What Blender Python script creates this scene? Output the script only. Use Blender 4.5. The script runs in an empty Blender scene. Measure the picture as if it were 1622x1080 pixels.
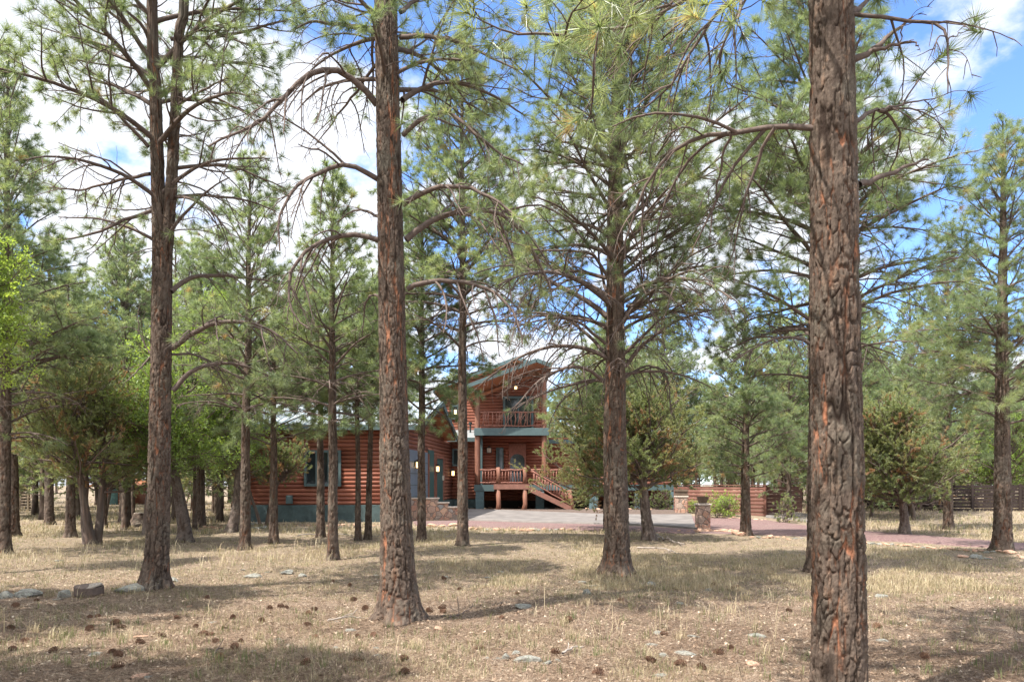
import bpy, math, random
import numpy as np
from math import radians, sin, cos, pi

# ------------------------------------------------------------------ camera, sky, sun, exposure
S = bpy.context.scene
COL = S.collection
F = 1150.0; HOR = 765.0; CX = 811.0; EYE = 1.6       # photograph's focal length / horizon in its own pixels, eye height in m
cam = bpy.data.cameras.new("camera"); co = bpy.data.objects.new("camera", cam); COL.objects.link(co)
co.location = (0, 0, EYE); co.rotation_euler = (radians(90), 0, 0)
cam.sensor_width = 36; cam.lens = 36*F/1622; cam.shift_y = (HOR-540)/1622
cam.clip_start = 0.05; cam.clip_end = 2000
S.camera = co
SUN_AZ, SUN_EL = radians(-126), radians(60)            # azimuth from +Y towards +X: the sun stands left, a little on the camera's side
sl = bpy.data.lights.new("sun", 'SUN'); so = bpy.data.objects.new("sun", sl); COL.objects.link(so)
sl.energy = 2.7; sl.angle = radians(0.53); sl.color = (1.0, 0.945, 0.87)
so.rotation_euler = (radians(90)-SUN_EL, 0, pi-SUN_AZ)
W = bpy.data.worlds.new("World"); S.world = W; W.use_nodes = True
S.view_settings.view_transform = 'Standard'; S.view_settings.look = 'None'
S.view_settings.exposure = 2.1; S.view_settings.gamma = 1.0
S.cycles.use_denoising = True
S.cycles.max_bounces = 8; S.cycles.diffuse_bounces = 4; S.cycles.transmission_bounces = 4; S.cycles.glossy_bounces = 2

def build_world():
    nt = W.node_tree; nt.nodes.clear(); N = nt.nodes.new; L = nt.links.new
    out = N('ShaderNodeOutputWorld'); bg = N('ShaderNodeBackground'); bg.inputs[1].default_value = 0.15
    L(bg.outputs[0], out.inputs[0])
    sky = N('ShaderNodeTexSky'); sky.sky_type = 'NISHITA'; sky.sun_disc = False
    sky.sun_elevation = SUN_EL; sky.sun_rotation = SUN_AZ; sky.altitude = 2000; sky.air_density = 1.0; sky.dust_density = 0.6; sky.ozone_density = 1.6
    tc = N('ShaderNodeTexCoord'); sep = N('ShaderNodeSeparateXYZ'); L(tc.outputs['Generated'], sep.inputs[0])
    def M(op, a, b=None, c=None):
        n = N('ShaderNodeMath'); n.operation = op
        for i, v in enumerate((a, b, c)):
            if v is None: continue
            if isinstance(v, (int, float)): n.inputs[i].default_value = v
            else: L(v, n.inputs[i])
        return n.outputs[0]
    den = M('ADD', M('MAXIMUM', sep.outputs[2], 0.0), 0.32)
    cmb = N('ShaderNodeCombineXYZ'); L(M('DIVIDE', sep.outputs[0], den), cmb.inputs[0]); L(M('DIVIDE', sep.outputs[1], den), cmb.inputs[1])
    def noise(scale, detail, rough, off):
        mp = N('ShaderNodeMapping'); mp.inputs['Location'].default_value = off; L(cmb.outputs[0], mp.inputs[0])
        n = N('ShaderNodeTexNoise'); n.inputs['Scale'].default_value = scale; n.inputs['Detail'].default_value = detail; n.inputs['Roughness'].default_value = rough
        L(mp.outputs[0], n.inputs['Vector']); return n.outputs[0]
    n1 = noise(2.1, 9, 0.56, (3.1, 1.7, 0)); n2 = noise(6.0, 6, 0.6, (9, 2, 4))
    v = M('ADD', n1, M('MULTIPLY', sep.outputs[0], -0.10))
    v = M('ADD', v, M('MULTIPLY', M('MAXIMUM', M('SUBTRACT', sep.outputs[2], 0.62), 0.0), 1.2)); v = M('ADD', v, M('MULTIPLY', M('MAXIMUM', M('MULTIPLY', sep.outputs[1], -1.0), 0.0), .35))  # extra cloud cover overhead and behind the camera, unseen, added for fill light
    rmp = N('ShaderNodeMapRange'); rmp.interpolation_type = 'SMOOTHSTEP'; rmp.inputs[1].default_value = 0.445; rmp.inputs[2].default_value = 0.52; L(v, rmp.inputs[0])
    shade = N('ShaderNodeMix'); shade.data_type = 'RGBA'; shade.inputs[6].default_value = (1.25, 1.38, 1.62, 1); shade.inputs[7].default_value = (2.5, 2.52, 2.58, 1); L(n2, shade.inputs[0])
    hz = N('ShaderNodeMix'); hz.data_type = 'RGBA'; hz.blend_type = 'MULTIPLY'; hz.inputs[0].default_value = 1.0
    hz.inputs[7].default_value = (0.47, 0.56, 0.69, 1); L(sky.outputs[0], hz.inputs[6])
    mx = N('ShaderNodeMix'); mx.data_type = 'RGBA'; L(rmp.outputs[0], mx.inputs[0]); L(hz.outputs[2], mx.inputs[6]); fill_gain = M('ADD', 1.0, M('MULTIPLY', M('MAXIMUM', M('SUBTRACT', sep.outputs[2], 0.6), 0.0), 3.0)); fill_gain = M('ADD', fill_gain, M('MULTIPLY', M('MAXIMUM', M('MULTIPLY', sep.outputs[1], -1.0), 0.0), 1.2)); sv = N('ShaderNodeVectorMath'); sv.operation = 'SCALE'; L(shade.outputs[2], sv.inputs[0]); L(fill_gain, sv.inputs['Scale']); L(sv.outputs[0], mx.inputs[7])  # clouds out of view are brightened to add fill light
    L(mx.outputs[2], bg.inputs[0])
build_world()

def X(px, d): return (px-CX)*d/F
def Z(py, d): return EYE+(HOR-py)*d/F
def D(py): return EYE*F/(py-HOR)

# ------------------------------------------------------------------ numpy noise
def hsh(*a):
    h = np.zeros(np.broadcast(*a).shape, np.uint64)
    for i, v in enumerate(a):
        h = (h ^ (np.asarray(v).astype(np.int64).astype(np.uint64)*np.uint64(0x9E3779B97F4A7C15+i*2*7919))) * np.uint64(0xBF58476D1CE4E5B9)
        h ^= h >> np.uint64(29)
    return (h >> np.uint64(40)).astype(np.float64)/float(1 << 24)
def vnoise(x, y, s=0):
    xi, yi = np.floor(x), np.floor(y); fx, fy = x-xi, y-yi; fx = fx*fx*(3-2*fx); fy = fy*fy*(3-2*fy)
    a = hsh(xi, yi, s); b = hsh(xi+1, yi, s); c = hsh(xi, yi+1, s); d = hsh(xi+1, yi+1, s)
    return (a*(1-fx)+b*fx)*(1-fy)+(c*(1-fx)+d*fx)*fy
def fbm(x, y, o=4, s=0):
    t = 0; a = .5
    for i in range(o): t = t+a*vnoise(x*2**i, y*2**i, s+i*17); a *= .5
    return t
def sstep(a, b, x):
    t = np.clip((x-a)/(b-a), 0, 1); return t*t*(3-2*t)

MOUNDS = [(X(632, 8.4), 8.4, .07, .5), (X(243, 10.5), 10.5, .07, .55), (X(977, 12.5), 12.5, .07, .55), (X(1330, 4.8), 4.8, .05, .5), (X(1588, 16.3), 16.3, .08, .6)]
def gz(x, y):
    x = np.asarray(x, float); y = np.asarray(y, float)
    rise = .2*sstep(29, 37, y)*sstep(-6, -3, x)*(1-sstep(60, 80, y))
    mound = sum(h*np.exp(-((x-a)**2+(y-b)**2)/w**2) for a, b, h, w in MOUNDS)
    near = mound+(fbm(x*.45, y*.45, 3, 5)-.44)*.16*(1-sstep(20, 27, y))
    mid = (vnoise(x*.07, y*.07, 9)-.5)*.5*sstep(48, 80, y)
    return rise+near+mid
def g1(x, y): return float(gz(x, y))

# ------------------------------------------------------------------ mesh helpers
def raw_mesh(name, V, faces, mat, attrs=None, smooth=False):
    """faces: list of int arrays (n,k); attrs: {name: per-vertex float or (n,3)}"""
    me = bpy.data.meshes.new(name); V = np.ascontiguousarray(V, np.float32)
    me.vertices.add(len(V)); me.vertices.foreach_set('co', V.ravel())
    faces = [np.asarray(f, np.int32) for f in faces if len(f)]
    cnt = np.concatenate([np.full(len(f), f.shape[1], np.int32) for f in faces]); idx = np.concatenate([f.ravel() for f in faces])
    me.loops.add(len(idx)); me.loops.foreach_set('vertex_index', idx)
    me.polygons.add(len(cnt)); me.polygons.foreach_set('loop_start', np.concatenate([[0], np.cumsum(cnt)[:-1]]).astype(np.int32))
    me.polygons.foreach_set('loop_total', cnt)
    if smooth: me.polygons.foreach_set('use_smooth', np.ones(len(cnt), bool))
    for k, a in (attrs or {}).items():
        a = np.asarray(a, np.float32)
        if a.ndim == 1:
            me.attributes.new(k, 'FLOAT', 'POINT').data.foreach_set('value', a)
        else:
            me.attributes.new(k, 'FLOAT_VECTOR', 'POINT').data.foreach_set('vector', np.ascontiguousarray(a).ravel())
    me.update(); 
    if mat: me.materials.append(mat)
    return me
def link(name, me, parent=None):
    o = bpy.data.objects.new(name, me); COL.objects.link(o)
    if parent: o.parent = parent
    return o
def tag(o, label=None, cat=None, group=None, kind=None):
    if label: o['label'] = label
    if cat: o['category'] = cat
    if group: o['group'] = group
    if kind: o['kind'] = kind
    return o
def empty(name, loc, label, cat, group=None, rz=0):
    o = bpy.data.objects.new(name, None); COL.objects.link(o); o.location = loc; o.rotation_euler = (0, 0, rz); o.empty_display_size = .2
    return tag(o, label, cat, group)
def copy_thing(root, loc, rz=0, sc=1.0, label=None, group=None):
    r = root.copy(); COL.objects.link(r); r.location = loc; r.rotation_euler = (0, 0, rz); r.scale = (sc, sc, sc) if not hasattr(sc, '__len__') else sc
    if label: r['label'] = label
    if group: r['group'] = group
    for ch in list(root.children):
        c = ch.copy(); COL.objects.link(c); c.parent = r
        for g in list(ch.children):
            e = g.copy(); COL.objects.link(e); e.parent = c
    return r

class MB:
    def __init__(s): s.v = []; s.f = []; s.n = 0
    def add(s, V, Fs):
        V = np.asarray(V, float); s.v.append(V)
        for f in Fs: s.f.append(tuple(int(i)+s.n for i in f))
        s.n += len(V); return s
    def box(s, x0, x1, y0, y1, z0, z1):
        V = [(x, y, z) for z in (z0, z1) for y in (y0, y1) for x in (x0, x1)]
        return s.add(V, [(0, 2, 3, 1), (4, 5, 7, 6), (0, 1, 5, 4), (2, 6, 7, 3), (0, 4, 6, 2), (1, 3, 7, 5)])
    def bar(s, a, b, w, h, up=(0, 0, 1)):
        a = np.array(a, float); b = np.array(b, float); t = b-a; t /= np.linalg.norm(t); u = np.array(up, float)
        sd = np.cross(t, u); sd /= max(np.linalg.norm(sd), 1e-9); u = np.cross(sd, t)
        V = [p+sx*sd*w/2+su*u*h/2 for p in (a, b) for su in (-1, 1) for sx in (-1, 1)]
        return s.add(V, [(0, 1, 3, 2), (4, 6, 7, 5), (0, 4, 5, 1), (2, 3, 7, 6), (0, 2, 6, 4), (1, 5, 7, 3)])
    def rod(s, pts, r, k=8, wob=0, seed=0):
        pts = np.array(pts, float); n = len(pts); r = np.broadcast_to(r, (n,)) if not np.isscalar(r) else np.full(n, r)
        P, Fq = tube_arr(pts[None], np.asarray(r, float)[None], k)
        if wob: P = P+np.random.RandomState(seed).normal(0, wob, P.shape)
        s.add(P, [tuple(q) for q in Fq]); b = s.n-n*k
        s.f.append(tuple(b+i for i in range(k))[::-1]); s.f.append(tuple(b+(n-1)*k+i for i in range(k))); return s
    def prism(s, poly, axis, a, b):
        """poly of 2-D points extruded along axis (0 x, 1 y, 2 z) from a to b"""
        n = len(poly); V = []
        for t in (a, b):
            for p in poly:
                q = [p[0], p[1]]; q.insert(axis, t); V.append(q)
        return s.add(V, [tuple(range(n))[::-1], tuple(range(n, 2*n))]+[(i, (i+1) % n, n+(i+1) % n, n+i) for i in range(n)])
    def build(s, name, mat, parent=None, smooth=False, bevel=0):
        me = bpy.data.meshes.new(name); me.from_pydata([tuple(p) for p in np.concatenate(s.v)], [], s.f); me.update()
        if smooth: me.polygons.foreach_set('use_smooth', np.ones(len(me.polygons), bool))
        me.materials.append(mat); o = link(name, me, parent)
        if bevel:
            m = o.modifiers.new('bevel', 'BEVEL'); m.width = bevel; m.segments = 2; m.limit_method = 'ANGLE'
        return o

def norm(a): return a/np.maximum(np.linalg.norm(a, axis=-1, keepdims=True), 1e-9)
def tube_arr(P, R, k):
    """P (N,M,3), R (N,M): tubes with k sides -> verts, quads"""
    N, M, _ = P.shape; T = norm(np.gradient(P, axis=1))
    ax = np.abs(T.mean(1)); ref = np.zeros((N, 3)); ref[np.arange(N), ax.argmin(1)] = 1
    A = norm(np.cross(T, ref[:, None])); B = np.cross(T, A)
    th = np.arange(k)*2*pi/k
    V = P[:, :, None]+R[:, :, None, None]*(A[:, :, None]*np.cos(th)[None, None, :, None]+B[:, :, None]*np.sin(th)[None, None, :, None])
    base = (np.arange(N)*M*k)[:, None, None]+(np.arange(M-1)*k)[None, :, None]; j = np.arange(k)[None, None]; j2 = (j+1) % k
    Q = np.stack([base+j, base+j2, base+k+j2, base+k+j], -1).reshape(-1, 4)
    return V.reshape(-1, 3), Q
def grow(P0, D0, L, nseg, bend, wig, rng):
    N = len(P0); P = [P0]; d = norm(D0); step = (L/nseg)[:, None]; bend = np.broadcast_to(bend, (N,))
    for i in range(nseg):
        d = norm(d+np.stack([np.zeros(N), np.zeros(N), bend], 1)+rng.normal(0, wig, (N, 3))); P.append(P[-1]+d*step)
    return np.stack(P, 1)
def resample(pts, m):
    pts = np.array(pts, float); seg = np.linalg.norm(np.diff(pts, axis=0), axis=1); t = np.concatenate([[0], np.cumsum(seg)]); t /= t[-1]
    # smooth (Catmull-Rom) through the points
    q = np.linspace(0, 1, m); out = []
    for x in q:
        i = min(max(np.searchsorted(t, x)-1, 0), len(pts)-2); u = (x-t[i])/(t[i+1]-t[i])
        p0 = pts[max(i-1, 0)]; p1 = pts[i]; p2 = pts[i+1]; p3 = pts[min(i+2, len(pts)-1)]
        out.append(.5*((2*p1)+(p2-p0)*u+(2*p0-5*p1+4*p2-p3)*u*u+(3*p1-p0-3*p2+p3)*u**3))
    return np.array(out)

# ------------------------------------------------------------------ materials
def mat_new(name):
    m = bpy.data.materials.new(name); m.use_nodes = True; nt = m.node_tree; b = nt.nodes['Principled BSDF']; return m, nt, b
class NT:
    def __init__(s, nt): s.nt = nt; s.N = nt.nodes.new; s.L = nt.links.new
    def coord(s, scale=(1, 1, 1), kind='Object'):
        tc = s.N('ShaderNodeTexCoord'); mp = s.N('ShaderNodeMapping'); mp.inputs['Scale'].default_value = scale; s.L(tc.outputs[kind], mp.inputs[0]); return mp.outputs[0]
    def noise(s, vec, scale, detail=4, rough=.55):
        n = s.N('ShaderNodeTexNoise'); n.inputs['Scale'].default_value = scale; n.inputs['Detail'].default_value = detail; n.inputs['Roughness'].default_value = rough; s.L(vec, n.inputs['Vector']); return n.outputs[0]
    def vor(s, vec, scale, feature='F1', out=0):
        n = s.N('ShaderNodeTexVoronoi'); n.feature = feature; n.inputs['Scale'].default_value = scale; s.L(vec, n.inputs['Vector']); return n.outputs[out]
    def ramp(s, fac, stops):
        r = s.N('ShaderNodeValToRGB'); e = r.color_ramp.elements
        while len(e) < len(stops): e.new(.5)
        for i, (p, c) in enumerate(stops): e[i].position = p; e[i].color = tuple(c)+(1,) if len(c) == 3 else c
        s.L(fac, r.inputs[0]); return r.outputs[0]
    def mix(s, fac, a, b, mode='MIX'):
        n = s.N('ShaderNodeMix'); n.data_type = 'RGBA'; n.blend_type = mode
        for i, v in ((0, fac), (6, a), (7, b)):
            if isinstance(v, (int, float)): n.inputs[i].default_value = v
            elif isinstance(v, tuple): n.inputs[i].default_value = v+(1,)
            else: s.L(v, n.inputs[i])
        return n.outputs[2]
    def math(s, op, a, b=0.0):
        n = s.N('ShaderNodeMath'); n.operation = op
        for i, v in enumerate((a, b)):
            if isinstance(v, (int, float)): n.inputs[i].default_value = v
            else: s.L(v, n.inputs[i])
        return n.outputs[0]
    def mr(s, v, a, b, c=0.0, d=1.0):
        n = s.N('ShaderNodeMapRange'); s.L(v, n.inputs[0])
        for i, q in enumerate((a, b, c, d)): n.inputs[i+1].default_value = q
        return n.outputs[0]
    def bump(s, h, strength, dist, bsdf):
        b = s.N('ShaderNodeBump'); b.inputs['Strength'].default_value = strength; b.inputs['Distance'].default_value = dist; s.L(h, b.inputs['Height']); s.L(b.outputs[0], bsdf.inputs['Normal'])
    def attr(s, name, out='Fac'):
        a = s.N('ShaderNodeAttribute'); a.attribute_name = name; return a.outputs[out]
MT = {}
def simple(name, col, rough=.7, var=.25, scale=6, bump=.2, dist=.01, stretch=(1, 1, 1), spec=.3, metal=0):
    m, nt, b = mat_new(name); n = NT(nt); v = n.coord(stretch); f = n.noise(v, scale, 6, .6)
    c1 = tuple(x*(1-var) for x in col); c2 = tuple(min(x*(1+var), 1) for x in col)
    n.L(n.ramp(f, [(.3, c1), (.7, c2)]), b.inputs['Base Color']); b.inputs['Roughness'].default_value = rough; b.inputs['Specular IOR Level'].default_value = spec; b.inputs['Metallic'].default_value = metal
    if bump: n.bump(n.noise(v, scale*6, 5, .6), bump, dist, b)
    MT[name] = m; return m
def foliage(name, stops, trans=.35, rough=.45, spec=.35, tr_tint=(1.3, 1.25, .6)):
    m, nt, b = mat_new(name); n = NT(nt); c = n.ramp(n.attr('tint'), stops); n.L(c, b.inputs['Base Color']); b.inputs['Roughness'].default_value = rough; b.inputs['Specular IOR Level'].default_value = spec
    t = n.N('ShaderNodeBsdfTranslucent'); n.L(n.mix(1.0, c, tr_tint, 'MULTIPLY'), t.inputs[0]); ms = n.N('ShaderNodeMixShader'); ms.inputs[0].default_value = trans
    n.L(b.outputs[0], ms.inputs[1]); n.L(t.outputs[0], ms.inputs[2]); n.L(ms.outputs[0], nt.nodes['Material Output'].inputs[0]); MT[name] = m; return m
foliage('pine_needles', [(0, (.13, .17, .105)), (.45, (.21, .275, .155)), (.8, (.30, .35, .195)), (.93, (.35, .35, .18)), (1, (.42, .28, .15))], .55, .36, .5, (1.25, 1.2, .7))
foliage('juniper_scales', [(0, (.12, .16, .085)), (.5, (.22, .26, .13)), (.78, (.31, .335, .18)), (.86, (.29, .17, .11)), (1, (.36, .22, .14))], .52, .45, .4, (1.3, 1.25, .7))
foliage('oak_leaf', [(0, (.10, .155, .05)), (.5, (.18, .26, .08)), (1, (.30, .40, .10))], .5)
foliage('dry_grass', [(0, (.12, .15, .06)), (.22, (.2, .2, .09)), (.32, (.33, .26, .165)), (.7, (.42, .345, .225)), (1, (.52, .45, .31))], .3, .6, .2, (1, 1, .8))
foliage('litter', [(0, (.08, .055, .042)), (.35, (.21, .14, .095)), (.65, (.34, .245, .17)), (1, (.54, .45, .35))], .1, .6, .2, (1, 1, 1))
foliage('shrub_leaf', [(0, (.07, .12, .025)), (.6, (.14, .21, .035)), (1, (.26, .32, .07))], .35)
simple('green_wall', (.055, .08, .08), .85, .3, 4, .5, .02)
simple('teal_trim', (.065, .098, .1), .6, .12, 3, .1, .003)
simple('teal_block', (.085, .13, .14), .8, .2, 8, .5, .01)
simple('garage_panel', (.13, .165, .20), .5, .06, 3, .05, .002)
simple('green_door', (.035, .085, .08), .5, .1, 3, .05, .002)
simple('soffit_wood', (.33, .13, .065), .55, .3, 3, .2, .004, (1, 12, 1))
simple('log_stain', (.235, .088, .056), .6, .3, 2.2, .35, .006, (.35, 3, 8), .3)
simple('log_stain_side', (.2, .075, .05), .6, .3, 2.2, .35, .006, (3, .35, 8), .3)
simple('rail_wood', (.2, .085, .06), .65, .3, 6, .3, .004, (2, 2, 1))
simple('post_wood', (.19, .085, .055), .65, .3, 5, .4, .006, (3, 3, .6))
simple('stair_wood', (.2, .095, .07), .7, .2, 5, .2, .003)
simple('metal_roof', (.34, .38, .39), .35, .06, 2, .05, .002, spec=.5, metal=.3)
simple('fence_brown', (.19, .075, .055), .75, .25, 3, .35, .005, (.5, 3, 9))
simple('fence_dark', (.03, .02, .017), .85, .25, 3, .35, .005, (.5, 3, 9))
simple('concrete', (.145, .13, .12), .85, .28, 1.6, .15, .004)
simple('mulch', (.10, .072, .058), .95, .4, 9, .8, .02)
simple('iron', (.03, .03, .03), .5, .1, 5, .1, .002)
simple('planter', (.12, .085, .06), .7, .2, 8, .2, .003)
simple('underdeck_shade', (.02, .018, .016), .9, .2, 3, 0)  # near-black that paints the shade below the deck
simple('cap_stone', (.5, .43, .36), .85, .15, 6, .3, .006)
simple('cone_scale', (.14, .078, .05), .75, .35, 40, .3, .002)
simple('pale_wood', (.42, .33, .24), .8, .25, 8, .4, .004, (4, 4, 1))
simple('grey_stick', (.27, .23, .2), .85, .3, 12, .4, .003)
simple('curtain', (.45, .45, .42), .9, .15, 5, .1, .003)
simple('pipe_dark', (.02, .03, .03), .5, .1, 4, 0)
def mk_log(name, c1, c2, stretch):
    m, nt, b = mat_new(name); n = NT(nt); sp = n.N('ShaderNodeSeparateXYZ'); n.L(n.coord(), sp.inputs[0]); w = n.N('ShaderNodeTexWhiteNoise'); w.noise_dimensions = '1D'
    n.L(n.math('FLOOR', n.math('DIVIDE', n.math('SUBTRACT', sp.outputs[2], .7), .1757)), w.inputs['W']); v = n.coord(stretch)
    c = n.mix(w.outputs['Value'], c1, c2); c = n.mix(n.mr(n.noise(v, 3, 6, .65), .3, .7, 0, .55), c, tuple(x*.5 for x in c1)); c = n.mix(n.mr(n.noise(n.coord((1, 1, .4)), .9, 5, .6), .5, .75, 0, .5), c, (.30, .17, .115)); c = n.mix(n.mr(n.vor(v, 3.2), .0, .1, .8, 0), c, (.05, .02, .015))
    n.L(c, b.inputs['Base Color']); b.inputs['Roughness'].default_value = .62; b.inputs['Specular IOR Level'].default_value = .3; n.bump(n.noise(v, 16, 5, .65), .4, .006, b); MT[name] = m
mk_log('log_stain', (.185, .058, .034), (.27, .095, .056), (.35, 3, 8)); mk_log('log_stain_side', (.17, .062, .04), (.25, .10, .062), (3, .35, 8)); mk_log('fence_brown', (.14, .06, .045), (.22, .10, .075), (.5, 3, 9))
def mk_glass():
    m, nt, b = mat_new('window_glass'); b.inputs['Base Color'].default_value = (.015, .02, .022, 1); b.inputs['Roughness'].default_value = .05; b.inputs['Specular IOR Level'].default_value = .6; MT['window_glass'] = m
    m, nt, b = mat_new('lamp_glow'); b.inputs['Base Color'].default_value = (.9, .7, .4, 1); b.inputs['Emission Color'].default_value = (1, .62, .25, 1); b.inputs['Emission Strength'].default_value = .9; MT['lamp_glow'] = m
mk_glass()
def mk_bark(name, plate1, plate2, crack, orange, dist):
    m, nt, b = mat_new(name); n = NT(nt); a = n.N('ShaderNodeAttribute'); a.attribute_name = 'bark'; sp = n.N('ShaderNodeSeparateXYZ'); n.L(a.outputs['Vector'], sp.inputs[0])
    v = n.coord((1, 1, .35)); v2 = n.coord((1, 1, 1)); fine = n.noise(v2, 60, 5, .65); big = n.noise(v2, 3, 3, .5)
    c = n.mix(sp.outputs[1], plate1, plate2); c = n.mix(n.mr(sp.outputs[1], .55, .8, 0, .5), c, (.27, .15, .09)); c = n.mix(n.mr(fine, .35, .7), n.mix(.35, c, (0.02, .016, .014)), c)
    c = n.mix(n.mr(big, .5, .7, 0, .35), c, (.17, .165, .13))
    cr = n.mix(sp.outputs[2], crack, orange); cr = n.mix(n.mr(fine, .3, .6, .45, 0), cr, (.03, .017, .012))
    c = n.mix(sp.outputs[0], c, cr); n.L(c, b.inputs['Base Color']); b.inputs['Roughness'].default_value = .9; b.inputs['Specular IOR Level'].default_value = .15
    n.bump(n.math('ADD', n.noise(v, 90, 6, .7), n.math('MULTIPLY', n.noise(v, 28, 4, .6), 1.5)), .8, dist, b); MT[name] = m
mk_bark('pine_bark', (.065, .046, .036), (.21, .16, .125), (.03, .02, .015), (.34, .15, .085), .008)
mk_bark('juniper_bark', (.13, .10, .085), (.22, .175, .15), (.06, .045, .038), (.16, .09, .06), .006)
simple('twig_bark', (.115, .085, .072), .9, .3, 20, .4, .004)
def mk_stone():
    m, nt, b = mat_new('flagstone'); n = NT(nt); v = n.coord(); vv = n.mix(.08, v, n.noise(v, 3, 3), 'ADD')
    cell = n.vor(vv, 4.2, 'F1', 1); edge = n.vor(vv, 4.2, 'DISTANCE_TO_EDGE', 0); hs = n.N('ShaderNodeSeparateColor'); n.L(cell, hs.inputs[0])
    c = n.ramp(hs.outputs[0], [(0, (.30, .12, .08)), (.35, (.42, .22, .14)), (.6, (.25, .19, .16)), (.8, (.5, .3, .2)), (1, (.2, .23, .24))]); c = n.mix(n.mr(n.noise(v, 14, 5), .3, .7, 0, .4), c, (.5, .4, .33))
    c = n.mix(n.mr(edge, .03, .06), (.22, .17, .14), c); n.L(c, b.inputs['Base Color']); b.inputs['Roughness'].default_value = .85; n.bump(n.mr(edge, 0, .1), .8, .03, b); MT['flagstone'] = m
    for name, cols, lich in (('rock_grey', [(.3, (.09, .085, .075)), (.5, (.19, .18, .16)), (.72, (.29, .28, .25))], .5), ('rock_red', [(.25, (.26, .13, .08)), (.5, (.42, .25, .17)), (.75, (.52, .38, .29))], .1)):
        m, nt, b = mat_new(name); n = NT(nt); v = n.coord(); oi = n.N('ShaderNodeObjectInfo'); vv = n.mix(1.0, v, oi.outputs['Location'], 'ADD')
        c = n.ramp(n.noise(vv, 9, 8, .65), cols); c = n.mix(n.mr(n.noise(vv, 22, 4, .6), .52, .62, 0, lich), c, (.33, .37, .27)); n.L(c, b.inputs['Base Color']); b.inputs['Roughness'].default_value = .9
        n.bump(n.noise(vv, 40, 6, .7), .7, .02, b); MT[name] = m
    m, nt, b = mat_new('red_cinder'); n = NT(nt); v = n.coord(); hs = n.N('ShaderNodeSeparateColor'); n.L(n.vor(v, 28, 'F1', 1), hs.inputs[0])
    c = n.ramp(hs.outputs[1], [(0, (.085, .042, .042)), (.5, (.14, .078, .073)), (1, (.22, .145, .13))]); c = n.mix(n.mr(n.noise(v, .8, 4), .4, .65, 0, .5), c, (.16, .11, .095)); n.L(c, b.inputs['Base Color']); b.inputs['Roughness'].default_value = .95
    n.bump(n.vor(v, 28), .8, .02, b); MT['red_cinder'] = m
    m, nt, b = mat_new('forest_floor'); n = NT(nt); v = n.coord((1, 1, 0))
    a = n.ramp(n.noise(v, 7, 9, .7), [(.25, (.09, .065, .05)), (.42, (.20, .145, .108)), (.6, (.29, .225, .17)), (.8, (.42, .35, .275))])
    st = n.ramp(n.noise(v, 26, 7, .7), [(.25, (.13, .11, .075)), (.5, (.265, .215, .15)), (.8, (.40, .335, .24))])
    a2 = n.attr('straw'); c = n.mix(n.math('MULTIPLY', a2, n.mr(n.noise(v, 3.0, 5), .3, .6, .3, 1)), a, st)
    c = n.mix(n.mr(n.noise(v, 1.7, 6, .65), .56, .7, 0, .4), c, (.20, .21, .11)); c = n.mix(n.mr(n.noise(v, 120, 3, .6), .3, .7, .35, 0), c, (.06, .045, .03))
    n.L(c, b.inputs['Base Color']); b.inputs['Roughness'].default_value = .95; b.inputs['Specular IOR Level'].default_value = .1; n.bump(n.math('ADD', n.noise(v, 45, 8, .75), n.math('MULTIPLY', n.noise(v, 9, 4, .6), 1.2)), .9, .035, b); MT['forest_floor'] = m
    m, nt, b = mat_new('end_grain'); n = NT(nt); v = n.coord(); w = n.N('ShaderNodeTexWave'); w.wave_type = 'RINGS'; w.rings_direction = 'Z'; w.inputs['Scale'].default_value = 9; w.inputs['Distortion'].default_value = 2; n.L(v, w.inputs[0]); n.L(n.ramp(w.outputs[1], [(0, (.2, .16, .13)), (1, (.34, .3, .25))]), b.inputs['Base Color']); b.inputs['Roughness'].default_value = .9; MT['end_grain'] = m
mk_stone()

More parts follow.
